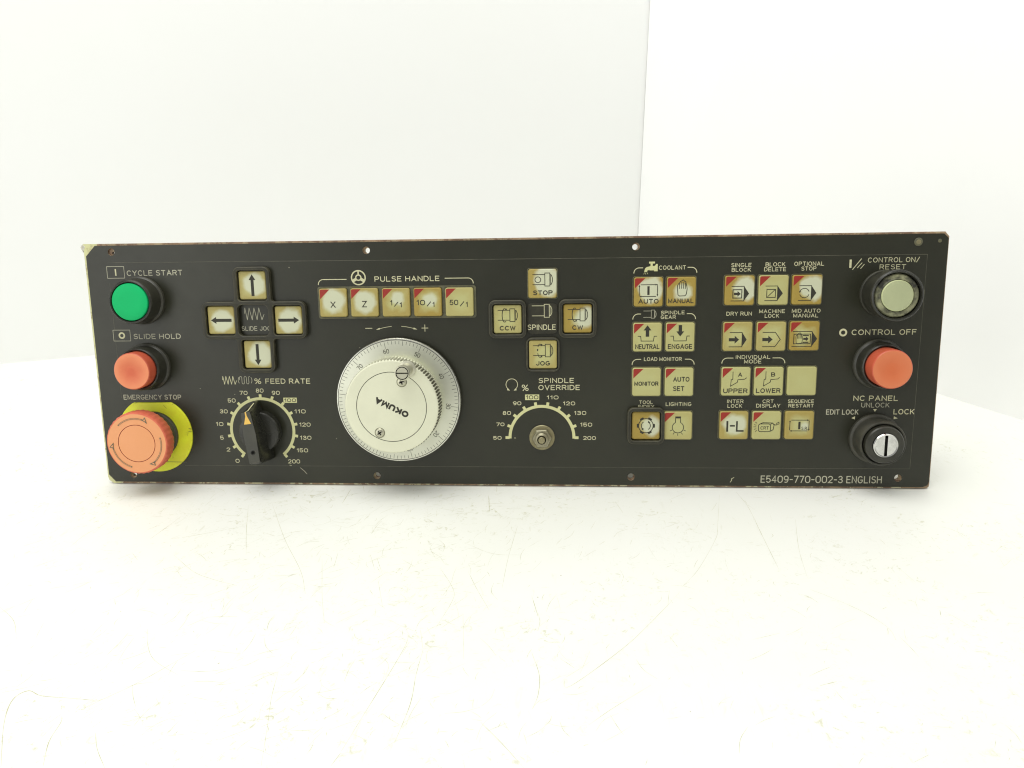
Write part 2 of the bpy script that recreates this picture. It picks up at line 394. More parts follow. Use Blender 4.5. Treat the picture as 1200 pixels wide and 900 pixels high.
def text_into(mb, txt, x, z, wd, ht, sw, h, mat, rot=None, gap=.30, space=.42):
    """lettering whose ink fills the box x..x+wd, z..z+ht"""
    lay = []; cur = 0.0
    for i, ch in enumerate(txt):
        if ch == ' ': cur += space; continue
        lay.append((cur, ch)); cur += G[ch][0]+gap
    total = max(cur-gap, .05)
    wi = max(wd-sw, .02); hi = ht-sw; fx = wi/total
    if total < .2: fx = hi
    k = 0
    for cx, ch in lay:
        for pl in G[ch][1]:
            cl = isinstance(pl, tuple); pts = pl[1] if cl else pl
            q = [(x+sw/2+(cx+a)*fx, z+sw/2+b*hi) for a, b in pts]
            if rot: q = [rot(p) for p in q]
            mb.stroke(q, sw, h+.012*(k % 5), mat, closed=cl); k += 1

# ------------------------------------------------------------------ the setting
def quad_mesh(name, quads, mat, **props):
    me = bpy.data.meshes.new(name); vs = []; fs = []
    for q in quads: fs.append(list(range(len(vs), len(vs)+len(q)))); vs += [(a*S, b*S, c_*S) for a, b, c_ in q]
    me.from_pydata(vs, [], fs); me.materials.append(M[mat]); me.update()
    return link(name, me, **props)
table = quad_mesh('table_surface', [[(-1400,-900,0),(1500,-900,0),(1500,900,0),(-1400,900,0)]], 'table', kind='structure')
A0 = Vector((421.6, 610.5)); D1 = Vector((.92882, .37052))
WL = A0 - D1*1500
def slab(name, foot, top, t, mat, flip=1, **props):
    """upright board of thickness t whose seen face runs along foot[i] -> top[i]"""
    vs = []; n = len(foot)
    for i in range(n):
        a = Vector(foot[max(i-1, 0)]); b = Vector(foot[min(i+1, n-1)]); d = (b-a).normalized(); nn = Vector((-d.y, d.x))*t*flip
        vs += [(foot[i][0], foot[i][1], 0), (top[i][0], top[i][1], 900), (top[i][0]+nn.x, top[i][1]+nn.y, 900), (foot[i][0]+nn.x, foot[i][1]+nn.y, 0)]
    fs = []
    for i in range(n-1):
        for k in range(4): fs.append([4*i+k, 4*i+(k+1) % 4, 4*i+4+(k+1) % 4, 4*i+4+k])
    fs += [[0,1,2,3], [4*n-4+k for k in (3,2,1,0)]]
    me = bpy.data.meshes.new(name); me.from_pydata([(a*S,b*S,c_*S) for a,b,c_ in vs], [], fs); me.materials.append(M[mat]); me.update()
    return link(name, me, **props)
slab('back_wall', [WL, (A0+D1*120)[:]], [WL, (A0+D1*120)[:]], 8, 'board', 1, kind='structure')
slab('side_wall', [(A0+Vector((-.6,-1.6)))[:], (660,205), (700,127), (870,-205)], [(446.0,619.0), (664,207), (704,129), (874,-203)], 6, 'side_board', 1, kind='structure')
def smooth_line(pts, n=6):
    P = [Vector(p) for p in pts]; P = [P[0]*2-P[1]]+P+[P[-1]*2-P[-2]]; out = []
    for i in range(1, len(P)-2):
        for k in range(n):
            t = k/n; out.append(.5*((2*P[i])+(P[i+1]-P[i-1])*t+(2*P[i-1]-5*P[i]+4*P[i+1]-P[i+2])*t*t+(3*P[i]-P[i-1]-3*P[i+1]+P[i+2])*t**3))
    out.append(P[-2]); return out
SCR = [(0.5, [(121,-228),(123,-224),(132,-214),(139,-204),(144,-196),(150,-187)]),(0.35,[(118,-171),(125,-184),(134,-195),(150,-205)]),(0.4,[(96,-98),(116,-116),(131,-124),(147,-130)]),(0.35,[(195,-201),(198,-218),(203,-237),(208,-257)]),(0.4,[(185,-211),(190,-205),(195,-201)]),(0.9,[(106,-261),(91,-238),(85,-224),(88,-218),(96,-221),(109,-222),(121,-223)]),(0.6,[(123,-261),(117,-248),(115,-237),(113,-233)]),(0.5,[(133,-242),(139,-251),(148,-261)]),(0.5,[(91,-77),(104,-71),(124,-61)]),(0.4,[(72,-79),(75,-62),(77,-49)]),(0.3,[(28,-90),(28,-76),(33,-59)]),(0.35,[(150,-202),(162,-202),(170,-200)]),(0.3,[(214,-195),(213,-202)]),(0.4,[(235,-256),(237,-249)]),(0.4,[(29,-154),(39,-161),(47,-168),(57,-181)]),(0.4,[(115,-32),(127,-66),(139,-97)]),(0.35,[(130,-29),(155,-77),(177,-114),(187,-137)]),(0.3,[(185,-100),(197,-140),(205,-163)]),(0.4,[(109,-192),(110,-183),(110,-174)]),(0.5,[(249,-171),(249,-180),(246,-199),(241,-226),(237,-248)]),(0.5,[(258,-183),(258,-201),(259,-220),(257,-243)]),(0.4,[(255,-109),(265,-130),(266,-142),(261,-166)]),(0.6,[(307,-135),(311,-154)]),(0.5,[(309,-183),(313,-199),(313,-212),(311,-221)]),(0.4,[(384,-130),(366,-158),(351,-179),(327,-206),(324,-202)]),(0.3,[(336,-181),(331,-198)]),(0.35,[(334,-230),(345,-219),(362,-204)]),(0.35,[(271,-112),(277,-128),(286,-149)]),(0.35,[(295,-58),(292,-97),(291,-128)]),(0.6,[(273,-14),(276,-38)]),(0.4,[(357,-22),(361,-38)]),(0.4,[(290,-230),(300,-242),(309,-254)]),(0.4,[(223,-123),(231,-148)]),(0.3,[(254,-167),(258,-183)]),(0.3,[(267,-81),(283,-92),(300,-93)]),(0.35,[(374,-168),(377,-177)]),(0.3,[(212,-95),(219,-113)]),(0.3,[(273,-152),(278,-189)]),(0.5,[(177,-5),(177,-28)]),(0.4,[(438,-6),(441,-28),(441,-63),(441,-86),(441,-105)]),(0.3,[(466,-45),(458,-82),(454,-112)]),(0.35,[(452,-125),(460,-132),(472,-145),(479,-158),(479,-168)]),(0.3,[(426,-11),(417,-55),(413,-71),(398,-105),(387,-123)]),(0.6,[(434,-202),(442,-199)]),(0.4,[(456,-245),(463,-241)]),(0.5,[(510,-142),(508,-148)])]
vs = []; fs = []; kk = 0
def add_scratch(wd, pts, n=6):
    global kk
    L = smooth_line(pts, n); b = len(vs); kk += 1
    for i, p in enumerate(L):
        a = L[max(i-1, 0)]; c_ = L[min(i+1, len(L)-1)]; d = (c_-a).normalized(); nn = Vector((-d.y, d.x))
        t = i/(len(L)-1); ww = wd*.5*(.18+.82*math.sin(math.pi*min(max(t,.02),.98))**.6)*random.uniform(.35, 1.05)
        vs.extend([((p.x+nn.x*ww)*S, (p.y+nn.y*ww)*S, (.03+.004*(kk % 9))*S), ((p.x-nn.x*ww)*S, (p.y-nn.y*ww)*S, (.03+.004*(kk % 9))*S)])
    fs.extend([[b+2*i, b+2*i+1, b+2*i+3, b+2*i+2] for i in range(len(L)-1)])
for wd, pts in SCR: add_scratch(wd*.62, pts)
for i in range(1150):                               # hair scratches, thickest in front of the panel's left half
    x = random.gauss(200, 85) if i % 4 else random.uniform(0, 600); y = -6-245*random.random()**.9; a = random.gauss(.9, .8); ln = 2+16*random.random()**2.2
    cv = random.gauss(0, .07)*ln
    add_scratch(random.uniform(.10, .24), [(x, y), (x+math.cos(a)*ln*.5-math.sin(a)*cv, y+math.sin(a)*ln*.5+math.cos(a)*cv), (x+math.cos(a)*ln, y+math.sin(a)*ln)], 4)
me = bpy.data.meshes.new('table_scratches'); me.from_pydata(vs, [], fs); me.materials.append(M['scratch'])
link('table_scratches', me, parent=table, kind='stuff')

# ------------------------------------------------------------------ the control panel
panel = bpy.data.objects.new('control_panel', None); scene.collection.objects.link(panel)
panel.matrix_world = ROOT; panel.empty_display_size = .05
panel['label'] = 'worn black machine control panel with cream keys and silver hand wheel, leaning back on table'
panel['category'] = 'control panel'
W, H = 565.0, 167.5
circ = lambda x, z, r, n=24: [(x+r*math.cos(2*math.pi*i/n), z+r*math.sin(2*math.pi*i/n)) for i in range(n)]
HOLES = [(19.8,162.0),(194.0,160.8),(370.1,160.8),(19.8,6.8),(194.4,6.9),(368.8,7.0),(544.2,7.3)]
face = sheet('faceplate', [(1.6,1.2+5.5),(6.2,1.5),(W-4.6,1.2),(W-1.6,2.6),(W-.9,5.0),(W-.8,H-4.0),(W-3.8,H-1.2),(8.6,H-1.3),(1.9,H-8.2)],
             [circ(x, z, 2.45) for x, z in HOLES], -1.2, 0, 'overlay', ['edge', 'edge_top'], panel)
back = sheet('backing_plate', [(4.0,0),(W-1.6,0),(W-.3,1.0),(W,2.4),(W,H-3.0),(W-2.6,H),(0,H),(0,4.6),(.8,2.2)],
             [circ(x+dx, z+dz, q) for (x, z), (dx, dz, q) in zip(HOLES, [(.9,-.9,1.2),(.5,-.2,1.85),(-.4,-.3,1.85),(0,.2,1.9),(.3,.3,2.0),(-.2,.3,2.0),(-.3,.3,1.9)])], -4.2, -1.21, 'backing', ['edge', 'edge_top'], panel)
# rear tray that the panel rests on
mb = MB()
def boxr(mb, x0, x1, z0, z1, h0, h1, mat):
    mb.loft([[(x0,z0,h0),(x1,z0,h0),(x1,z1,h0),(x0,z1,h0)], [(x0,z0,h1),(x1,z0,h1),(x1,z1,h1),(x0,z1,h1)]], mat, bottom=True)
boxr(mb, 30, 535, 34, 150, -60, -4.25, 'zinc')
mb.build('rear_tray', panel)
for x in (70, 488):
    mb = MB(); boxr(mb, x, x+10, 11.4, 33.9, -96, -57, 'zinc'); boxr(mb, x, x+10, 34.0, 60, -96, -60.2, 'zinc'); mb.build('support_foot', panel, sharp=0)
# bent sliver of the torn corner
mb = MB(); mb.loft([[(-2.6,H-1,-7.5),(-.4,H-1,-7.5),(.6,H-18,-7.5),(-.3,H-18,-7.5)], [(-3.0,H-.6,-4.6),(-.2,H-.6,-4.6),(.9,H-18,-4.6),(-.1,H-18,-4.6)]], 'zinc', bottom=True)
mb.build('corner_bracket', panel)
mb = MB(); mb.loft([[(-2.6,H-2.6,-2.4),(-.5,H-6,-2.4),(1.8,H-1.6,-2.4),(-.6,H+.2,-2.4)], [(-2.2,H-2.4,-1.15),(-.6,H-5.2,-1.15),(1.2,H-1.8,-1.15),(-.6,H-.2,-1.15)]], 'white_dirt', bottom=True)
mb.build('paint_chip', panel)
# screw heads / dirt in the corner hole
mb = MB(); mb.lathe([(2.6,-.05),(2.6,.35),(2.1,.6)], 'olive_rim', 24); mb.lathe([(1.5,.61),(1.2,.64)], 'brass_dull', 16)
mb.build('corner_rivet', panel, (545.9,161.3))
mb = MB(); mb.lathe([(1.2,.0),(1.0,.2)], 'olive_rim', 14); mb.build('corner_rivet', panel, (559.0,161.8))

def printed(name, fn, label=None, at=(0,0), h=.05, parent=None):
    mb = MB(); fn(mb); return mb.build(name, parent or face, at, h, sharp=0, label=label)
def word(txt, x, z, wd, ht, sw=None, mat='print', label=None):
    sw = sw or (.52 if ht > 3.2 else .38)
    ht = max(ht, .1)
    return printed('lettering', lambda mb: text_into(mb, txt, 0, 0, wd, ht, sw, 0, mat), label, (x, z))

for a in [('CYCLE START',29.2,145.9,38.8,3.7),('SLIDE HOLD',29.6,103.0,33.4,3.6),('SLIDE JOG',106.0,108.2,20.3,3.0),
          ('PULSE HANDLE',198.7,140.2,43.4,3.5),('EMERGENCY STOP',18.1,60.7,41.4,3.5),('FEED RATE',119.9,71.7,31.3,3.6),('%',112.1,71.6,4.8,3.9),
          ('SPINDLE',299.8,107.5,18.7,3.6),('SPINDLE',306.7,71.8,23.7,3.4),('OVERRIDE',306.6,67.0,27.7,3.5),('%',295.4,66.4,4.6,4.4),
          ('COOLANT',385.0,145.8,17.2,2.7),('SPINDLE',386.7,117.0,15.4,2.4),('GEAR',386.7,114.0,9.8,2.4),('LOAD MONITOR',376.3,86.4,24.6,2.5),
          ('TOOL',373.6,57.5,9.0,2.4),('INDEX',372.9,54.4,10.7,2.5),('LIGHTING',391.1,56.1,16.8,2.6),
          ('SINGLE',430.8,146.9,12.8,2.6),('BLOCK',431.2,144.0,12.2,2.4),('BLOCK',452.4,147.1,12.3,2.6),('DELETE',451.6,144.0,13.8,2.6),
          ('OPTIONAL',470.3,147.2,18.6,2.7),('STOP',474.8,144.2,9.4,2.6),('DRY RUN',428.8,115.8,16.2,2.6),('MACHINE',449.5,117.3,16.4,2.5),
          ('LOCK',453.2,114.3,9.1,2.5),('MID AUTO',470.2,117.4,18.0,2.5),('MANUAL',471.2,114.3,15.8,2.5),('INDIVIDUAL',435.7,87.5,22.2,2.5),
          ('MODE',441.2,84.5,11.1,2.6),('INTER',431.1,58.0,10.7,2.5),('LOCK',431.5,54.9,9.5,2.5),('CRT',454.1,58.1,7.2,2.4),
          ('DISPLAY',450.1,55.0,15.6,2.6),('SEQUENCE',470.4,58.1,16.8,2.4),('RESTART',470.9,55.1,16.3,2.4),
          ('CONTROL ON/',515.8,148.8,31.7,3.1),('RESET',523.3,144.4,16.2,3.1),('CONTROL OFF',508.5,102.7,40.5,3.6),
          ('NC PANEL',512.2,59.5,28.3,3.5),('UNLOCK',517.5,55.1,17.9,3.2),('EDIT LOCK',495.3,50.3,20.7,3.5),('LOCK',538.2,50.5,13.3,3.6)]:
    grey = a[0] in ('CYCLE START','SLIDE HOLD','SLIDE JOG','EMERGENCY STOP','EDIT LOCK','UNLOCK')
    word(*a, mat='print_grey' if grey else 'print')
word('E5409-770-002-3 ENGLISH', 455.0, 3.6, 78.9, 5.0, .62, 'print_grey')

# scales of the two rotary switches
def scale_ring(cx, cz, r, a0, n, step, nums, boxed):
    def fn(mb):
        pts = arc(0, 0, r, r, a0, a0-step*(n-1), 90)
        mb.stroke(pts, 2.0, 0, 'print_scale')
        for i in range(n):
            a = R(a0-step*i); mb.stroke([((r+.9)*math.cos(a), (r+.9)*math.sin(a)), ((r+2.5)*math.cos(a), (r+2.5)*math.sin(a))], 1.9, .02, 'print_scale')
    printed('dial_scale', fn, 'pale yellow arc scale', (cx, cz))
    for t, x, z, wd, ht in nums: word(t, x, z, wd, ht, .43, 'print')
    x, z, wd, ht = boxed
    def bx(mb):
        mb.poly([(0,0),(wd,0),(wd,ht),(0,ht)], 0, 'print_scale'); text_into(mb, '100', .6, .55, wd-1.2, ht-1.1, .45, .02, 'ink')
    printed('boxed_number', bx, None, (x, z))
scale_ring(115.5, 39.2, 22.1, 230, 15, 20, [('80',112.7,65.6,5.4,2.8),('70',101.1,64.0,5.6,2.8),('90',123.8,64.0,5.6,2.8),('50',92.3,58.6,5.6,2.9),
  ('30',86.1,51.0,5.6,2.8),('110',138.8,51.0,7.9,2.8),('10',82.5,42.0,5.4,2.8),('120',141.7,41.7,7.9,2.8),('5',84.8,32.3,2.6,2.8),('130',141.6,32.4,8.0,2.8),
  ('2',88.8,23.8,2.6,2.8),('150',138.7,23.4,8.0,2.8),('0',94.6,15.7,2.8,2.8),('200',132.1,15.4,8.5,2.9)], (131.6,58.4,9.4,3.6))
scale_ring(308.7, 34.3, 21.6, 180, 10, 20, [('50',275.6,32.8,5.7,2.5),('70',277.9,42.2,5.5,2.5),('80',282.4,50.0,5.6,2.6),('90',289.4,56.7,5.6,2.6),
  ('110',312.1,60.7,7.9,2.6),('120',323.0,56.6,8.1,2.6),('130',330.4,50.0,8.1,2.7),('150',334.5,42.0,8.0,2.7),('200',336.5,32.8,8.5,2.6)], (297.6,60.2,9.5,3.8))
printed('printed_dash', lambda mb: mb.stroke([(0,0),(.9,0)], .35, 0, 'print'), None, (290.0,34.0))

def bracket(x0, z0, x1, z1, gx0, gx1, r=3.4):
    """rounded bracket over a group of keys: corners at x0/x1, open between gx0 and gx1"""
    def fn(mb):
        mb.stroke(arc(r, z1-r-z0, r, r, 180, 90, 8)+[(gx0-x0, z1-z0)], .5, 0, 'print')
    def fn2(mb): mb.stroke(arc(-r, z1-r-z0, r, r, 0, 90, 8)+[(gx1-x1, z1-z0)], .5, 0, 'print')
    printed('group_bracket', fn, None, (x0, z0)); printed('group_bracket', fn2, None, (x1, z0))
bracket(160.6,138.5,264.4,142.0,179.7,245.7); bracket(369.0,143.7,409.2,147.2,374.7,403.4)
bracket(368.7,113.9,409.1,117.4,373.8,403.6); bracket(368.6,84.0,409.0,87.5,374.3,403.1); bracket(426.9,84.4,467.3,88.1,434.1,459.5)
# thin engraved border
def border(mb):
    for a, b in (((16.5,155.0),(15.6,155.0)),): pass
    mb.stroke([(16.5,154.9),(290,153.9),(552,153.5)], .28, 0, 'print_faint')
    mb.stroke([(552,153.5),(551.3,13.7)], .24, .012, 'print_faint')
    mb.stroke([(16.6,141),(16.6,62)], .22, 0, 'print_faint')
    mb.stroke([(58,13.6),(551.3,13.7)], .22, 0, 'print_faint')
printed('engraved_border', border)
printed('nick', lambda mb: (mb.stroke([(-.6,-1.6),(.3,-.3),(.2,.8),(1.8,1.7)], .35, 0, 'print')), None, (435.6,5.4))
printed('nick', lambda mb: mb.stroke([(0,0),(2.6,-2.2),(4.4,-4.4)], .28, 0, 'print_grey'), None, (140.5,12.3))
printed('nick', lambda mb: mb.stroke([(0,0),(1.3,-.3)], .3, 0, 'print'), None, (133,14.2))

# pictograms printed on the plate
def i_start(mb):
    mb.stroke(rrect(12.0,7.8,.1,1), .32, 0, 'print_grey', True); mb.stroke([(0,-2.0),(0,2.0)], .95, .02, 'print')
printed('start_symbol', i_start, None, (21.5,148.4))
def i_hold(mb):
    mb.stroke(rrect(12.0,7.5,.1,1), .32, 0, 'print_grey', True); mb.stroke(ell(0,0,1.75,1.75,0,345,23), 1.1, .02, 'print', True)
printed('hold_symbol', i_hold, None, (21.4,105.5))
def zig(mb, x0, z0, wd, ht, n, sw, mat='print'):
    pts = []
    for i in range(2*n+1): pts.append((x0+wd*i/(2*n), z0+(ht if i % 2 == 0 else 0)*1.0))
    pts[0] = (x0, z0+ht*.55); pts[-1] = (x0+wd, z0+ht*.45)
    pts.insert(1, (x0+wd*.03, z0+ht))
    for i in range(len(pts)-1): mb.stroke([pts[i], pts[i+1]], sw, .012*(i % 2), mat)
printed('jog_symbol', lambda mb: zig(mb, 0, 0, 13.4, 8.0, 4, .36, 'print_grey'), None, (108.8,115.6))
def i_feed(mb):
    zig(mb, 0, 0, 9.8, 5.6, 4, .36)
    mb.stroke(arc(13.4,2.8,2.4,3.1,140,220,8), .34, 0, 'print_grey')
    x = 12.0; P = [(x,3.0),(x,4.6)]
    for k in range(2):
        P += arc(x+.8, 4.6, .8, .8, 180, 0, 6); x += 1.6; P += [(x,1.0)]+arc(x+.8, 1.0, .8, .8, 180, 360, 6); x += 1.6
    P += [(x,4.6)]+arc(x+.6, 4.8, .6, .6, 180, 60, 4)
    mb.stroke(P, .32, .012, 'print_grey'); mb.stroke(arc(18.2,2.8,2.4,3.1,-40,40,8), .34, 0, 'print_grey')
printed('feed_symbol', i_feed, None, (89.9,71.4))
def i_wheel(mb):
    mb.stroke(ell(0,0,4.6,4.6,0,350,35), .85, 0, 'print', True); mb.stroke(ell(0,0,1.75,1.75,0,345,23), .8, 0, 'print', True)
    for a in (90, 210, 330): mb.stroke([(2.2*math.cos(R(a)),2.2*math.sin(R(a))),(4.2*math.cos(R(a)),4.2*math.sin(R(a)))], .9 if a == 90 else 1.9, .02, 'print')
printed('hand_wheel_symbol', i_wheel, None, (187.9,143.0))
printed('minus_sign', lambda mb: mb.stroke([(0,0),(4.5,0)], .42, 0, 'print'), None, (191.1,109.3))
def plus(mb): mb.stroke([(-2.1,0),(2.1,0)], .42, 0, 'print'); mb.stroke([(0,-2.2),(0,2.2)], .42, .02, 'print')
printed('plus_sign', plus, None, (231.3,109.2))
def arrow_l(mb):
    mb.stroke([(10.6,2.2),(7.5,1.75),(4.5,1.15),(2.0,.5)], .32, 0, 'print'); mb.poly([(0,0),(2.5,1.3),(2.6,.15)], .02, 'print')
def arrow_r(mb):
    mb.stroke([(0,2.2),(3.1,1.85),(6.1,1.25),(8.6,.6)], .32, 0, 'print'); mb.poly([(10.7,0),(8.0,.15),(8.3,1.35)], .02, 'print')
printed('turn_arrow', arrow_l, None, (198.2,108.3)); printed('turn_arrow', arrow_r, None, (215.5,108.3))
def spindle(mb, sc, mat, sw, kind=None, h=0):
    """spindle pictogram in key half-widths"""
    p = lambda *q: [(a*sc, b*sc) for a, b in q]
    mb.stroke(p((-.68,.36),(.17,.36)), sw, h, mat); mb.stroke(p((-.68,-.34),(.17,-.34)), sw, h, mat)
    mb.stroke(p((.17,.46),(.52,.46),(.52,-.44),(.17,-.44)), sw, h+.02, mat, True)
    mb.stroke(p((.52,.36),(.62,.33),(.70,.12),(.70,-.12),(.62,-.32),(.52,-.34)), sw, h, mat)
    mb.stroke(p((.58,.33),(.58,-.32)), sw*.7, h+.012, mat)
    if kind == 'stop': mb.stroke(p(*ell(-.32,.0,.2,.2,0,345,23)), sw, h+.02, mat, True)
    if kind in ('ccw', 'cw', 'jog'):
        q = [(-.12,.44)]+list(ell(-.22,0,.16,.47,80,280,16))+[(-.12,-.44)]
        if kind == 'jog': mb.stroke(p(*q[:7]), sw, h+.02, mat); mb.stroke(p(*q[8:10]), sw*1.6, h+.02, mat); mb.stroke(p(*q[11:]), sw, h+.02, mat)
        else: mb.stroke(p(*q), sw*1.1, h+.02, mat)
        if kind != 'cw': mb.poly(p((-.10,.34),(-.22,.50),(-.02,.46)), h+.03, mat)
        if kind != 'ccw': mb.poly(p((-.10,-.34),(-.22,-.50),(-.02,-.46)), h+.03, mat)
printed('spindle_symbol', lambda mb: (spindle(mb, 9.4, 'print', .38), mb.poly([(1.8,4.0),(4.6,4.0),(4.6,-3.9),(1.8,-3.9)], .005, 'ink')), None, (309.3,120.0), parent=face, h=.9)
printed('spindle_symbol', lambda mb: spindle(mb, 5.9, 'print_grey', .30), None, (379.6,117.2))
def loop(mb):
    mb.stroke(arc(0,0,3.9,3.9,-55,235,30), .4, 0, 'print')
    for sx in (-1, 1): mb.poly([(sx*1.2,-4.1),(sx*3.2,-3.9),(sx*2.9,-2.2)], .02, 'print')
printed('rotation_symbol', loop, None, (288.8,70.8))
def tap(mb):
    m_ = 'print_scale'
    mb.poly([(0,1.6),(1.9,1.6),(2.1,2.5),(3.4,2.9),(3.4,5.0),(1.6,4.7),(.5,3.7)], 0, m_)
    mb.poly([(3.4,2.5),(6.3,2.5),(6.3,5.3),(3.4,5.3)], .012, m_); mb.poly([(6.3,1.9),(8.6,1.9),(8.6,6.6),(7.6,6.6),(7.0,5.6),(6.3,5.3)], .02, m_)
    mb.poly([(4.0,5.3),(5.4,5.3),(5.4,7.2),(4.0,7.2)], .02, m_); mb.poly([(3.0,6.9),(6.8,6.9),(6.8,8.1),(3.0,8.1)], .03, m_)
    for a, b in (((.2,1.1),(-.3,.1)), ((1.0,1.1),(1.0,.0)), ((1.8,1.1),(2.4,.2))): mb.stroke([a, b], .22, 0, m_)
printed('tap_symbol', tap, None, (375.6,143.0))
def i_on(mb):
    mb.stroke([(-4.7,-2.2),(-4.7,2.2)], 1.35, 0, 'print'); mb.stroke([(-3.2,-3.6),(1.9,3.0)], .5, .02, 'print')
    mb.stroke([(-.3,-2.6),(2.4,.5)], .42, 0, 'print'); mb.stroke([(1.7,-3.1),(3.8,-.5)], .42, 0, 'print')
printed('reset_symbol', i_on, None, (509.9,148.2))
printed('off_symbol', lambda mb: mb.stroke(ell(0,0,1.95,1.95,0,345,23), 1.15, 0, 'print', True), None, (503.2,104.4))
for x, z, pts in ((526.4,53.2,[(-1.2,.8),(1.2,.8),(0,-1.0)]), (513.0,48.1,[(-1.3,-.1),(1.0,1.2),(.9,-1.0)]), (539.7,48.1,[(-1.0,1.1),(1.5,-.2),(-1.1,-.9)])):
    printed('position_mark', lambda mb: mb.poly(pts, 0, 'print'), None, (x, z))

# ------------------------------------------------------------------ illuminated keys
KW = 18.5; K = 9.3; KH = 2.4
def k_arrow(dx, dz):
    def fn(mb):
        pts = [(0,.78),(.25,.38),(.11,.38),(.11,-.76),(-.11,-.76),(-.11,.38),(-.25,.38)]
        c_, s_ = dz, dx
        mb.poly([((a*c_+b*s_)*K, (-a*s_+b*c_)*K) for a, b in pts], 0, 'ink')
    return fn
def kt(mb, t, u0, u1, v0, v1, sw=.46, h=.0): text_into(mb, t, u0*K, min(v0, v1)*K, (u1-u0)*K, abs(v1-v0)*K, sw*(1.22 if sw > .4 else 1.05), h, 'ink')
def ks(mb, pts, sw=.34, h=0, closed=False, mat='ink'): mb.stroke([(a*K, b*K) for a, b in pts], sw*(1.35 if sw < .6 else 1.1), h, mat, closed)
def kp(mb, pts, h=.02, mat='ink'): mb.poly([(a*K, b*K) for a, b in pts], h, mat)
def k_text(t, u0, u1, v0, v1, sw=.5): return lambda mb: kt(mb, t, u0, u1, v0, v1, sw)
def k_frac(n):
    def fn(mb):
        x = {1:-.42, 2:-.80, 3:-.70}[len(n) if n != '50' else 3]
        wd = {1:.16, 2:.62}[len(n)]
        kt(mb, n, x, x+wd, .16, -.22, .46); ks(mb, [(x+wd+.14,-.28),(x+wd+.40,.02)], .40); kt(mb, '1', x+wd+.52, x+wd+.68, .0, -.36, .44)
    return fn
def k_spin(kind, t, u0, u1):
    def fn(mb):
        sub = MB(); spindle(sub, K, 'ink', .46, kind); b = len(mb.v)
        mb.v += [(x, y, z+.27*K*S) for x, y, z in sub.v]; k = mb.mi('ink')
        for f in sub.f: mb.f.append([b+i for i in f]); mb.m.append(k)
        kt(mb, t, u0, u1, -.47, -.80, .5)
    return fn
def loop_rect(mb, u0, u1, v0, v1):
    ks(mb, [(u0+.1,v1),(u1,v1)], .34); ks(mb, [(u1,v1-.06),(u1,v0+.12)], .34); ks(mb, [(u1-.1,v0),(u0+.06,v0)], .34); ks(mb, [(u0,v0+.06),(u0,v1-.10)], .34)
    kp(mb, [(u1,v1),(u1-.14,v1+.06),(u1-.14,v1-.06)]); kp(mb, [(u1,v0),(u1-.06,v0+.14),(u1+.06,v0+.14)]); kp(mb, [(u0,v0),(u0+.14,v0+.06),(u0+.14,v0-.06)]); kp(mb, [(u0,v1),(u0+.06,v1-.14),(u0-.06,v1-.14)])
def k_auto(mb): loop_rect(mb, -.63, .62, -.31, .50); ks(mb, [(0,.35),(0,-.16)], 1.3); kt(mb, 'AUTO', -.69, .71, -.48, -.81)
def hand(mb, cx, cz, sc, sw=.34):
    P = [(-.38,-.42),(-.42,.05),(-.44,.42),(-.36,.58),(-.26,.66),(-.16,.82),(-.02,.88),(.10,.96),(.20,.84),(.32,.78),(.36,.60),(.42,.40),(.46,.1),(.40,-.36),(.28,-.52),(-.24,-.54)]
    ks(mb, [(cx+a*sc, cz+b*sc) for a, b in P], sw, 0, True)
    for a, b in (((-.24,.60),(-.24,.15)), ((-.04,.76),(-.05,.16)), ((.14,.76),(.12,.16)), ((.30,.68),(.28,.14))):
        ks(mb, [(cx+a[0]*sc, cz+a[1]*sc), (cx+b[0]*sc, cz+b[1]*sc)], sw*.95, .015)
def k_manual(mb): hand(mb, .05, .10, .74); kt(mb, 'MANUAL', -.90, .86, -.47, -.80, .44)
def k_gear(up, t):
    def fn(mb):
        a = [(0,.84),(.27,.48),(.12,.48),(.12,.04),(-.12,.04),(-.12,.48),(-.27,.48)]
        kp(mb, a if up else [(x, .88-z) for x, z in a][::-1])
        ks(mb, [(-.66,.07),(-.47,.07),(-.43,-.27),(.42,-.27),(.47,.07),(.65,.07)], .34); kt(mb, t, -.84, .86, -.49, -.84, .46)
    return fn
def k_autoset(mb): kt(mb, 'AUTO', -.42, .72, .37, .02); kt(mb, 'SET', -.42, .38, -.30, -.65)
def k_index(mb):
    ks(mb, [(.52*math.cos(R(a)), .52*math.sin(R(a))) for a in range(0, 360, 20)], .38, 0, True)
    for a in range(0, 360, 60):
        c_, s_ = math.cos(R(a)), math.sin(R(a)); q = [(.50,-.15),(.64,-.13),(.64,.13),(.50,.15)]
        kp(mb, [(x*c_-y*s_, x*s_+y*c_) for x, y in q])
    ks(mb, arc(0,0,.32,.32,125,235,10), .36); ks(mb, arc(0,0,.32,.32,-55,55,10), .36)
    kp(mb, [(-.18,-.36),(-.34,-.22),(-.16,-.18)]); kp(mb, [(.16,.36),(.32,.24),(.14,.20)])
def k_bulb(mb):
    ks(mb, [(-.18,.52),(-.18,.24)]+list(arc(0,-.12,.40,.40,118,422,22))+[(.18,.24),(.18,.52)], .34); kp(mb, [(-.2,.54),(.2,.54),(.2,.68),(-.2,.68)])
    for a in (205, 237, 270, 303, 335): ks(mb, [(.46*math.cos(R(a)), -.12+.46*math.sin(R(a))), (.60*math.cos(R(a)), -.12+.60*math.sin(R(a)))], .30)
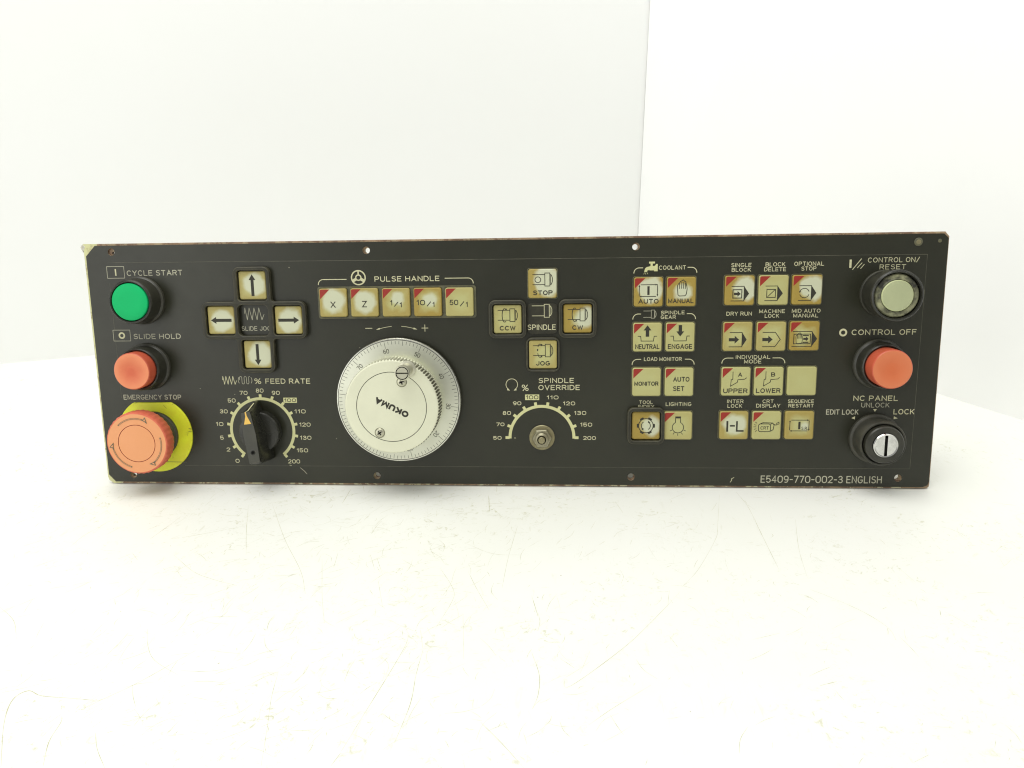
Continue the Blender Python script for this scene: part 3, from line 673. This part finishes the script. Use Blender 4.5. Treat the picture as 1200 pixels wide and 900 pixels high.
def pointed(mb, u0=-.58, u1=.30, tip=.64, v1=.28, v0=-.72, solid=True):
    if solid: ks(mb, [(u0+.04,v1),(u1,v1)]); ks(mb, [(u0,v0),(u1,v0)]); kp(mb, [(u1,v1),(u1,v0),(tip,(v0+v1)/2)]); ks(mb, [(u1,v1),(u1,v0)], .3, .012)
    else: ks(mb, [(u0,v1),(u1,v1),(tip,(v0+v1)/2),(u1,v0),(u0,v0)], .34)
def arrow_fill(mb, u0, u1, v, t, hd, hl):
    kp(mb, [(u0,v-t),(u1-hl,v-t),(u1-hl,v-hd),(u1,v),(u1-hl,v+hd),(u1-hl,v+t),(u0,v+t)], .03)
def k_single(mb): pointed(mb); ks(mb, [(-.45,.05),(.15,.05),(.15,-.52),(-.45,-.52)], .42, .02, True); arrow_fill(mb, -.38, .08, -.235, .08, .19, .22)
def k_delete(mb): pointed(mb, tip=.63, u1=.27); ks(mb, [(-.45,.05),(.13,.05),(.13,-.50),(-.45,-.50)], .34, .02, True); ks(mb, [(-.38,-.44),(.07,.0)], .34)
def k_optstop(mb): pointed(mb, tip=.62, u1=.28, u0=-.56); ks(mb, arc(-.18,-.22,.32,.32,20,160,14), .32); ks(mb, arc(-.18,-.22,.32,.32,200,340,14), .32); kp(mb, [(-.50,-.22),(-.54,-.08),(-.42,-.10)])
def k_dry(mb): pointed(mb, tip=.62); arrow_fill(mb, -.60, .10, -.22, .11, .27, .30)
def k_mlock(mb): pointed(mb, solid=False, tip=.62, u1=.27); arrow_fill(mb, -.60, .10, -.22, .11, .27, .30)
def k_mid(mb):
    pointed(mb, u0=-.84, u1=.50, tip=.86, v1=.31, v0=-.72); ks(mb, [(-.72,.13),(.40,.13),(.40,-.54),(-.72,-.54)], .36, .02, True)
    hand(mb, -.36, -.25, .50, .26); arrow_fill(mb, -.08, .28, -.20, .07, .17, .18); ks(mb, [(-.10,.03),(.26,.03)], .5, .03); ks(mb, [(-.10,-.44),(.26,-.44)], .5, .03)
def k_tool(t, l):
    def fn(mb):
        ks(mb, [(-.22,.70),(-.22,.16),(-.33,.13),(-.36,-.33),(.10,-.05),(.13,.13),(.60,.17),(.72,.27)], .32); kt(mb, l, .13, .42, .64, .34, .42); kt(mb, t, -.86, .83, -.49, -.83, .48)
    return fn
def k_inter(mb): ks(mb, [(-.46,.28),(-.46,-.42)], 1.15); ks(mb, [(-.24,-.03),(.04,-.03)], .95); ks(mb, [(.21,.28),(.21,-.40),(.66,-.40)], .95, .02)
def k_crt(mb):
    ks(mb, rrect(.84,.56,.14,4,(-.14,-.17)), .34, 0, True); kt(mb, 'CRT', -.42, .16, -.06, -.30, .32)
    ks(mb, [(-.42,.13),(-.26,.20),(.42,.18),(.52,.02),(.46,-.30),(.28,-.42)], .36, .015); ks(mb, [(.28,.09),(.42,.18)], .30, .03)
    ks(mb, [(.52,.08),(.66,.02),(.70,.16),(.84,.24),(.86,.12),(.74,.06)], .30, .03)
    for a, b in (((-.68,.16),(-.78,.24)), ((-.72,.02),(-.86,.06)), ((-.73,-.10),(-.90,-.10)), ((-.72,-.24),(-.86,-.28)), ((-.68,-.36),(-.78,-.44))): ks(mb, [a, b], .28)
def k_seq(mb): loop_rect(mb, -.66, .66, -.40, .38); ks(mb, [(.0,.22),(.0,-.24)], 1.3); kt(mb, 'S.R.', .14, .60, -.10, -.32, .3)
def key(x, z, fn, stain, spot=None, red=False, frame=None, label=None, h0=0.0):
    mb = MB()
    rings = []
    for ins, h in ((0,.0), (0,KH-.55), (.14,KH-.22), (.45,KH-.04), (.75,KH)):
        rings.append([(a, b, h) for a, b in rrect(KW, KW+.3, 1.4, 5, inset=ins)])
    mb.loft(rings, 'key_cap')
    sx, sz, sr = spot or (0, 0, -3)
    o = mb.build('key', panel, (x, z), h0, label=label, sharp=40, stain=float(stain), spot_x=float(sx), spot_z=float(sz), spot_r=float(sr))
    if fn: printed('legend', fn, None, (0, 0), KH+.04, o)
    if red:
        def tri(mb):
            a = KW/2-.55; r = 1.0
            mb.poly([(-a,a-6.3),(-a,a+.15-r)]+[(-a+r+r*math.cos(R(t)), a+.15-r+r*math.sin(R(t))) for t in (160,135,110)]+[(-a+r,a+.15),(-a+6.6,a+.15)], 0, 'red_film')
        printed('red_corner', tri, None, (0, 0), KH+.02, o)
    if frame: sheet('key_rim', rrect(frame, frame, 1.8, 4), [rrect(KW+.5, KW+.8, 1.5, 4)[::-1]], 0.0, .45, 'olive_rim', 'olive_rim', o)
    return o
key(116.5,138.8,k_arrow(0,1),.55,(.12,.05,.78),label='key with an upward arrow')
key(93.4,115.6,k_arrow(-1,0),.60,(.12,-.1,.80),label='key with an arrow to the left')
key(139.7,115.4,k_arrow(1,0),.60,(.15,0,.86),label='key with an arrow to the right')
key(116.8,92.3,k_arrow(0,-1),.60,(.18,0,.85),label='key with a downward arrow')
F = 20.2
key(170.7,126.7,k_text('X',-.20,.18,.10,-.36,.5),.7,(0,.08,.82),True,label='key marked X')
key(191.8,126.7,k_text('Z',-.18,.18,.12,-.34,.5),.7,(.02,.08,.84),True,label='key marked Z')
key(213.0,126.6,k_frac('1'),.75,(.08,.25,.42),True,label='key marked 1/1')
key(234.1,126.6,k_frac('10'),.95,(.15,.20,.42),True,label='key marked 10/1')
key(255.2,126.5,k_frac('50'),.35,None,True,label='key marked 50/1')
key(309.9,137.9,k_spin('stop','STOP',-.67,.71),.85,(.35,.15,.98),frame=F,label='stop key with stained left edge')
key(286.8,114.9,k_spin('ccw','CCW',-.57,.56),.35,None,label='key marked CCW')
key(332.7,115.0,k_spin('cw','CW',-.38,.38),1.5,(.50,.05,.72),label='key marked CW, stained ochre')
key(309.9,91.4,k_spin('jog','JOG',-.50,.50),.6,None,label='key marked JOG')
key(378.3,131.8,k_auto,1.3,(.15,.15,.85),True,F,'key marked AUTO'); key(399.3,131.8,k_manual,1.6,(.15,-.02,.58),True,F,'key marked MANUAL')
key(378.1,102.4,k_gear(True,'NEUTRAL'),.2,None,True,F,'key marked NEUTRAL'); key(399.2,102.4,k_gear(False,'ENGAGE'),.2,None,True,F,'key marked ENGAGE')
key(378.0,72.7,k_text('MONITOR',-.86,.84,.04,-.27,.46),.12,None,True,F,'key marked MONITOR'); key(399.2,72.7,k_autoset,.12,None,True,F,'key marked AUTO SET')
key(378.0,43.2,k_index,1.7,(.42,-.02,.70),False,None,'stained key with a toothed ring symbol'); key(399.1,43.2,k_bulb,.35,None,True,F,'key with a light bulb symbol')
key(436.2,132.2,k_single,1.4,(.35,.15,.78),True,F,'single block key'); key(457.5,132.2,k_delete,.25,None,True,F,'block delete key'); key(478.5,132.2,k_optstop,1.3,(.35,.15,.82),True,F,'optional stop key')
key(436.0,102.5,k_dry,.6,None,True,F,'dry run key'); key(457.3,102.5,k_mlock,.5,None,True,F,'machine lock key'); key(478.3,102.6,k_mid,1.1,None,True,F,'mid auto manual key')
key(435.9,72.9,k_tool('UPPER','A'),.08,None,True,F,'key marked UPPER'); key(457.0,73.0,k_tool('LOWER','B'),.08,None,True,F,'key marked LOWER'); key(478.1,73.1,None,.10,None,False,F,'blank key')
key(435.6,43.5,k_inter,.75,(.0,.05,.72),True,F,'interlock key'); key(456.8,43.5,k_crt,.15,None,True,F,'display key'); key(477.9,43.6,k_seq,.8,(.38,-.02,.28),False,F,'sequence restart key')
# rims and guards round the keys
sheet('key_strip_rim', rrect(106.2,21.4,1.8,4), [rrect(KW+.6,KW+.9,1.5,4,(x-213.0,0))[::-1] for x in (170.7,191.8,213.0,234.1,255.2)], 0, .45, 'olive_rim', 'olive_rim', panel, (213.0,126.6))
def cross(a, b, r):
    """plus-shaped outline: arm half-width a, reach b"""
    P = []
    for q in range(4):
        c_, s_ = math.cos(R(90*q)), math.sin(R(90*q)); L = []
        L += [(b-r+r*math.cos(R(t)), -a+r+r*math.sin(R(t))) for t in (-90,-67,-45,-22,0)]
        L += [(b-r+r*math.cos(R(t)), a-r+r*math.sin(R(t))) for t in (0,22,45,67,90)]
        L += [(a+2-2*math.cos(R(t)) , a+2-2*math.sin(R(t))) for t in (90,67,45,22,0)]
        P += [(x*c_-y*s_, x*s_+y*c_) for x, y in L]
    return P
hol = [rrect(KW+1.3,KW+1.7,2.0,4,(x,z))[::-1] for x, z in ((0,23.2),(-23.2,0),(23.2,0),(0,-23.2))]+[rrect(21.0,20.8,3.2,5,(-.6,0))[::-1]]
sheet('key_guard', cross(12.5,35.6,4.5), hol, 0, 4.2, 'guard', 'guard_edge', panel, (116.5,115.5), 'cross-shaped guard', bevel=.5)
for x, z, o_, ins in ((286.8,114.9,24.6,20.0),(332.7,115.0,24.6,20.0),(378.0,43.1,24.4,19.9),(309.9,91.2,22.4,19.9)):
    sheet('key_guard', rrect(o_,o_+.4,4.2,5), [rrect(ins,ins,2.0,4)[::-1]], 0, 4.0 if o_ > 23 else 3.0, 'guard', 'guard_edge', panel, (x, z), None, bevel=.5)
mb = MB(); mb.loft([[(a,b,h) for a,b in rrect(20.4,20.4,3.2,5,inset=i)] for i, h in ((0,0),(0,.55),(.3,.82))], 'guard'); mb.build('label_pad', panel, (309.7,114.8))
for o in list(face.children):
    if o.name.startswith('lettering') and abs(o.location.x/S-299.8) < .01 and abs(o.location.z/S-107.5) < .01: o.location.y = -.92*S

# ------------------------------------------------------------------ push buttons
def button(x, z, label, collar_h, base_r, col_r, cap):
    mb = MB()
    mb.lathe([(base_r,0),(base_r,2.2),(base_r-.5,2.8),(min(base_r-.1,col_r+.5),3.4),(col_r+.1,collar_h-1.2),(col_r-.25,collar_h-.4),(col_r-.9,collar_h),(col_r-1.5,collar_h-.25),(col_r-1.9,collar_h-1.5),(col_r-1.9,collar_h-3.2),(.5,collar_h-3.2)],
             None, 72, mats=['black_matt','black_matt','black_plastic','black_plastic','black_plastic','black_gloss','black_gloss','black_gloss','void','void'], close_top=False)
    o = mb.build('push_button', panel, (x, z), label=label)
    c_ = MB(); cap(c_); c_.build('button_cap', o)
    return o
def green(mb): mb.lathe([(12.3,11.9),(12.3,15.0),(12.0,15.5),(11.5,15.75),(6,15.6)], 'green_cap', 64)
button(38.0,129.4,'green cycle start button',15.4,16.2,14.6,green)
def redcap(face_m, side_m, top):
    def fn(mb):
        mb.lathe([(12.2,9),(12.35,top-1.0),(12.15,top-.4),(11.75,top-.05)], side_m, 64, close_top=False)
        mb.lathe([(11.75,top-.05),(11.2,top),(8,top-.25),(4,top-.55)], face_m, 64)
    return fn
button(38.0,84.0,'red slide hold button',13.6,16.2,14.4,redcap('red_face','red_side',21.6))
button(526.3,84.0,'orange red control off button',12.6,16.2,14.4,redcap('orange_face','red_side',23.6))
def oncap(mb):
    mb.lathe([(13.4,19.0),(13.3,20.9),(12.6,21.6),(10.6,21.5),(10.0,21.9),(9.8,21.3)], 'grime', 64, close_top=False)
    mb.lathe([(9.55,19.5),(9.55,22.2),(9.1,22.75)], 'lens_rim', 64, close_top=False)
    mb.lathe([(9.1,22.75),(6,22.9),(2,22.95)], 'lens', 64)
button(526.6,129.3,'pale green control on button in a grimy ring',23.0,14.8,15.7,oncap)

# emergency stop on its yellow ring
ring = MB(); pts = []
for i in range(96):
    a = 2*math.pi*i/96; x, z = 26.6*math.cos(a), 26.6*math.sin(a); pts.append((x, min(z, 22.9)))
ring.loft([[(x,z,0) for x,z in pts], [(x,z,.9) for x,z in pts], [(x*.992,z*.992,1.15) for x,z in pts]], 'yellow_ring')
ro = ring.build('warning_ring', panel, (38.9,35.9), label='yellow emergency stop ring', sharp=40)
printed('slit', lambda mb: mb.stroke([(6,0),(21,-.2)], .3, 0, 'ink_soft'), None, (0,-19.4), 1.2, ro)
es = MB()
es.lathe([(16.6,1.15),(16.6,3.4),(15.9,4.0),(15.6,9.5),(13.5,10.5),(13.0,18)], 'black_matt', 72, close_top=False)
eo = es.build('emergency_stop', panel, (39.1,36.0), label='red mushroom emergency stop with a paler face')
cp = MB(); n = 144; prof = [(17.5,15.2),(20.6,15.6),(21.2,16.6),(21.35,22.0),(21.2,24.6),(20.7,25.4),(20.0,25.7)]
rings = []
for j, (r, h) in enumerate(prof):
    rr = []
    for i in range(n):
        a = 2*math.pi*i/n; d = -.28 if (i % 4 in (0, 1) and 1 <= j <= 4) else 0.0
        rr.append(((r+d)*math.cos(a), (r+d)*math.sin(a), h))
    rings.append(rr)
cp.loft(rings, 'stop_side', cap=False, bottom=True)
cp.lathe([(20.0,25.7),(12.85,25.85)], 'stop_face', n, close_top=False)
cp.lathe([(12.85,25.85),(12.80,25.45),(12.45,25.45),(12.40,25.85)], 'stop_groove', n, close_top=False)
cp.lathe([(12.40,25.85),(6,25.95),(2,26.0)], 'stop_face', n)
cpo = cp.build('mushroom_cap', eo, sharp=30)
def twist(mb):
    for a0 in (133, 13, 253):
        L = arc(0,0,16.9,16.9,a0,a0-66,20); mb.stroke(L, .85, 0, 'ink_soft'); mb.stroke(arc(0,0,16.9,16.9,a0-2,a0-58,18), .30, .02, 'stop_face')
        a1 = a0-66; c_, s_ = math.cos(R(a1)), math.sin(R(a1)); T = Vector((s_, -c_)); Nn = Vector((c_, s_)); P = Vector((16.9*c_, 16.9*s_))
        mb.poly([tuple(P+T*2.6-Nn*1.2), tuple(P-T*1.2-Nn*.3), tuple(P-T*.4+Nn*2.4)], .03, 'ink_soft')
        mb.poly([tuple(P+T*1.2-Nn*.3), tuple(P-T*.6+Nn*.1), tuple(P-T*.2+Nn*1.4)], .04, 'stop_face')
printed('twist_arrows', twist, None, (0,0), 25.98, eo)

# key switch
mb = MB()
mb.lathe([(16.4,0),(16.4,2.4),(15.9,3.0),(14.9,3.4),(14.6,15.0),(14.1,15.8),(13.3,15.8),(12.7,14.8),(12.7,13.0)], 'black_matt', 72, close_top=True)
mb.lathe([(12.2,12.5),(12.1,18.4),(11.4,19.3),(8.2,19.6),(7.9,19.0)], 'black_plastic', 72, close_top=False)
ks_o = mb.build('key_switch', panel, (526.9,34.6), label='round key switch with chrome lock face')
mb = MB(); mb.lathe([(7.8,18.4),(7.8,20.2),(7.3,20.8),(6.7,20.6)], 'chrome', 48, close_top=False)
hw = .95; n = 40; ptsl = [(6.7*math.cos(R(90+a)), 6.7*math.sin(R(90+a))) for a in [8+164*i/n for i in range(n+1)]]
mb.poly(ptsl, 20.45, 'chrome'); mb.poly([(-x, z) for x, z in ptsl][::-1], 20.45, 'chrome'); mb.lathe([(6.8,19.0),(.3,19.0)], 'void', 32)
mb.build('lock_cylinder', ks_o, sharp=30)
mb = MB(); mb.loft([[(-.95,-4.9,19.1),(.95,-4.9,19.1),(.95,4.9,19.1),(-.95,4.9,19.1)],[(-.75,-4.7,20.56),(.75,-4.7,20.56),(.75,4.7,20.56),(-.75,4.7,20.56)]], 'void'); 
mb.build('key_slot', ks_o)

# feed rate knob
mb = MB()
mb.lathe([(13.9,.2),(14.1,1.2),(14.1,6.6),(13.5,7.5),(12.6,7.8),(8,7.8)], 'black_gloss', 72)
TILT = R(6.5)
rt = lambda x, z: (x*math.cos(TILT)-z*math.sin(TILT), x*math.sin(TILT)+z*math.cos(TILT))
ko = mb.build('feed_rate_knob', panel, (115.5,39.1), label='black pointer knob')
mb = MB()
def outline(wt, zt, wtop, wb, zb):     # lower body outline with pointed top
    return [(-wt/2,zt),(-wtop/2,zt+1.2),(wtop/2,zt+1.2),(wt/2,zt),(wb/2+.6,2),(wb/2,zb+1.0),(wb/2-1.2,zb),(-wb/2+1.2,zb),(-wb/2,zb+1.0),(-wb/2-.6,2)]
lev = [(outline(4.6,17.6,2.0,11.5,-20.6),1.5), (outline(4.8,17.6,2.2,10.6,-20.2),6.0), (outline(7.0,16.2,6.0,8.4,-18.8),18.0), (outline(6.9,16.4,6.1,7.8,-18.2),21.6), (outline(6.5,16.3,5.8,7.3,-17.8),22.2)]
lev[0][0][1] = (-1.0,21.2); lev[0][0][2] = (1.0,21.2); lev[1][0][1] = (-1.0,20.4); lev[1][0][2] = (1.0,20.4)
mb.loft([[(*rt(x,z),h) for x,z in o_] for o_, h in lev], 'black_gloss', cap_mat='knob_face')
bar = mb.build('pointer_bar', ko, (0,0), sharp=35)
def poi(mb):
    q = [rt(-2.45+.1,9.4), rt(2.45+.1,9.4), rt(.5,15.2), rt(-.3,15.2)]; mb.poly(q, 22.27, 'yellow_marker')
mb = MB(); poi(mb)
L_ = [(.5,14.6,22.28),(.42,17.66,22.28),(.42,17.66,18.0),(.40,20.55,6.2)]
for (wa, za, ha), (wb_, zb_, hb) in zip(L_[:-1], L_[1:]):
    p = [rt(-wa, za), rt(wa, za), rt(wb_, zb_), rt(-wb_, zb_)]
    mb.add([(p[0][0],p[0][1],ha),(p[1][0],p[1][1],ha),(p[2][0],p[2][1],hb),(p[3][0],p[3][1],hb)], [[0,1,2,3]], 'yellow_marker' if ha == hb else 'bone')
mb.build('pointer_mark', ko, (0,0), sharp=0)
mb = MB(); mb.lathe([(1.75,22.25),(1.55,22.32),(1.2,22.33)], 'black_gloss', 20, close_top=False); mb.lathe([(1.2,22.29),(.2,22.29)], 'void', 16)
mb.build('set_screw', ko, rt(0,-10.2))

# bare shaft of the override switch
mb = MB(); mb.lathe([(8.6,0),(8.6,.9),(8.2,1.25),(6.0,1.25)], 'brass_dull', 48); wo = mb.build('switch_shaft', panel, (308.8,34.5), label='bare switch shaft with hex nut')
hx = [(6.8*math.cos(R(60*i+3)), 6.8*math.sin(R(60*i+3))) for i in range(6)]
mb = MB(); mb.loft([[(x,z,1.26) for x,z in hx],[(x,z,4.4) for x,z in hx],[(x*.93,z*.93,4.9) for x,z in hx]], 'steel'); mb.build('hex_nut', wo, sharp=20)
mb = MB(); prof = [(4.1,4.9)]
for i in range(5): prof += [(4.1,5.1+i*.5),(3.75,5.35+i*.5)]
prof += [(3.8,7.8),(3.3,8.1),(2.95,8.0),(2.95,5.5)]
mb.lathe(prof, 'steel', 40, close_top=False); mb.lathe([(2.95,5.6),(.2,5.6)], 'void', 24); mb.build('threaded_bush', wo, sharp=20)
mb = MB(); mb.lathe([(2.25,5.6),(2.25,9.2),(1.9,9.6)], 'brass_dull', 32); mb.build('shaft', wo)

# pulse hand wheel
mb = MB()
mb.lathe([(39.5,0.4),(39.5,3.0),(41.9,3.2),(42.1,3.7),(42.1,6.4),(41.7,6.95),(41.1,7.0)], 'alu_rim', 128, close_top=False)
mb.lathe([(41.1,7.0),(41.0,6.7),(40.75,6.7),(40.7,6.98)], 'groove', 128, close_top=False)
mb.lathe([(40.7,6.98),(26,7.6)], 'alu_dial', 128, close_top=True)
hwo = mb.build('pulse_hand_wheel', panel, (212.9,61.3), label='silver graduated hand wheel')
A50 = 65.5
def ticks(mb):
    for i in range(100):
        a = R(A50+(i-50)*3.6); L = 4.4 if i % 10 == 0 else (3.0 if i % 5 == 0 else 2.1)
        r1, r0 = 40.2, 40.2-L; f = lambda r: 6.98+(40.7-r)/14.7*.62+.03
        c_, s_ = math.cos(a), math.sin(a); k = .13
        mb.add([(r1*c_-k*s_, r1*s_+k*c_, f(r1)), (r1*c_+k*s_, r1*s_-k*c_, f(r1)), (r0*c_+k*s_, r0*s_-k*c_, f(r0)), (r0*c_-k*s_, r0*s_+k*c_, f(r0))], [[0,1,2,3]], 'ink_dial')
tk = MB(); ticks(tk); tk.build('graduation_marks', hwo, sharp=0, kind='stuff')
for i in range(10):
    a = R(A50+(i-5)*36); t = str(i*10) if i else '0'
    wd = 3.9 if i else 1.9; cx, cz = 33.9*math.cos(a), 33.9*math.sin(a); rr = a-math.pi/2
    rot = lambda p: (cx+p[0]*math.cos(rr)-p[1]*math.sin(rr), cz+p[0]*math.sin(rr)+p[1]*math.cos(rr))
    tk = MB(); text_into(tk, t, -wd/2, -1.5, wd, 3.0, .36, 7.36, 'ink_dial', rot); tk.build('numeral', hwo, sharp=0)
kb = MB(); nt = 92; n = 4*nt; rings = []
for j, (r, h) in enumerate(((29.2,7.6),(29.2,12.5),(30.6,13.2),(30.95,14.0),(30.95,26.2),(30.8,27.2),(30.3,27.8),(29.6,28.05))):
    rr = []
    for i in range(n):
        q = r-(1.0 if i % 4 > 1 and 3 <= j <= 4 else (.45 if i % 4 > 1 and j == 5 else 0)); a = 2*math.pi*i/n
        rr.append((q*math.cos(a), q*math.sin(a), h))
    rings.append(rr)
for j in range(7):
    for i in range(n):
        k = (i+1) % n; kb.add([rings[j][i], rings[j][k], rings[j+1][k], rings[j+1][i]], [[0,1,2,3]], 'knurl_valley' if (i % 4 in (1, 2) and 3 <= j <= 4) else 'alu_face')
kb.lathe([(29.6,28.05),(23.0,28.1)], 'alu_face', n, close_top=False)
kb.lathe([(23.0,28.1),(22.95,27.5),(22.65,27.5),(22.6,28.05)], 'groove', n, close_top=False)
kbo = kb.build('wheel_knob', hwo, sharp=25)
MB_mark = MB(); MB_mark.add([(-.35,41.15,7.03),(.35,41.15,7.03),(.35,42.16,6.5),(-.35,42.16,6.5)], [[0,1,2,3]], 'ink'); MB_mark.build('index_mark', hwo, sharp=0)
cv = MB(); cv.lathe([(22.6,28.05),(18,28.12),(6,28.14)], 'alu_face', 96); cv.build('cover_disc', hwo)
t0 = R(153.3); rot = lambda p: (.2+p[0]*math.cos(t0)-p[1]*math.sin(t0), -.2+p[0]*math.sin(t0)+p[1]*math.cos(t0))
lg = MB(); text_into(lg, 'OKUMA', -11.8, -2.1, 23.6, 4.2, 1.22, 28.2, 'ink', rot, gap=.34); lg.build('lettering', hwo, sharp=0)
def cross_screw(x, z, a):
    s_ = MB(); s_.lathe([(3.35,28.14),(3.3,28.17),(3.1,28.16)], 'groove', 28, close_top=False); s_.lathe([(3.1,28.15),(3.0,28.5),(2.5,29.0),(1.5,29.25)], 'screw_metal', 28)
    for b in (0, 90):
        c_, q = math.cos(R(a+b)), math.sin(R(a+b)); L, k = 1.6, .38
        s_.poly([(c_*L-q*k, q*L+c_*k), (c_*L+q*k, q*L-c_*k), (-c_*L+q*k, -q*L-c_*k), (-c_*L-q*k, -q*L+c_*k)], 29.29+b*.0003, 'void')
    s_.build('screw', hwo, (x, z), sharp=30)
cross_screw(7.3,16.4,20); cross_screw(-8.3,-17.0,35)
ch = MB(); ch.lathe([(5.6,28.12),(5.5,28.8),(4.0,29.4),(3.4,32),(3.6,36),(4.6,40.5),(4.8,42),(4.8,44.4),(4.6,44.9),(4.1,45.0)], 'alu_crank', 48, close_top=False)
ch.lathe([(4.1,45.0),(4.05,44.3),(3.75,44.2),(3.6,44.9)], 'void', 48, close_top=False)
cho = ch.build('crank_handle', hwo, (11.3,24.8))
sc_ = MB(); n = 24
for sg in (1, -1):
    P = [(3.6*math.cos(R(t)), sg*3.6*math.sin(R(t))) for t in [6+168*i/n for i in range(n+1)]]
    P = P if sg > 0 else P[::-1]
    sc_.loft([[(x,z,43.6) for x,z in P],[(x,z,44.8) for x,z in P],[(x*.97,z*.985,44.95) for x,z in P]], 'alu_crank')
sc_.lathe([(3.6,43.9),(.1,43.9)], 'void', 24)
sc_.build('slotted_screw', hwo, (11.3,24.8))
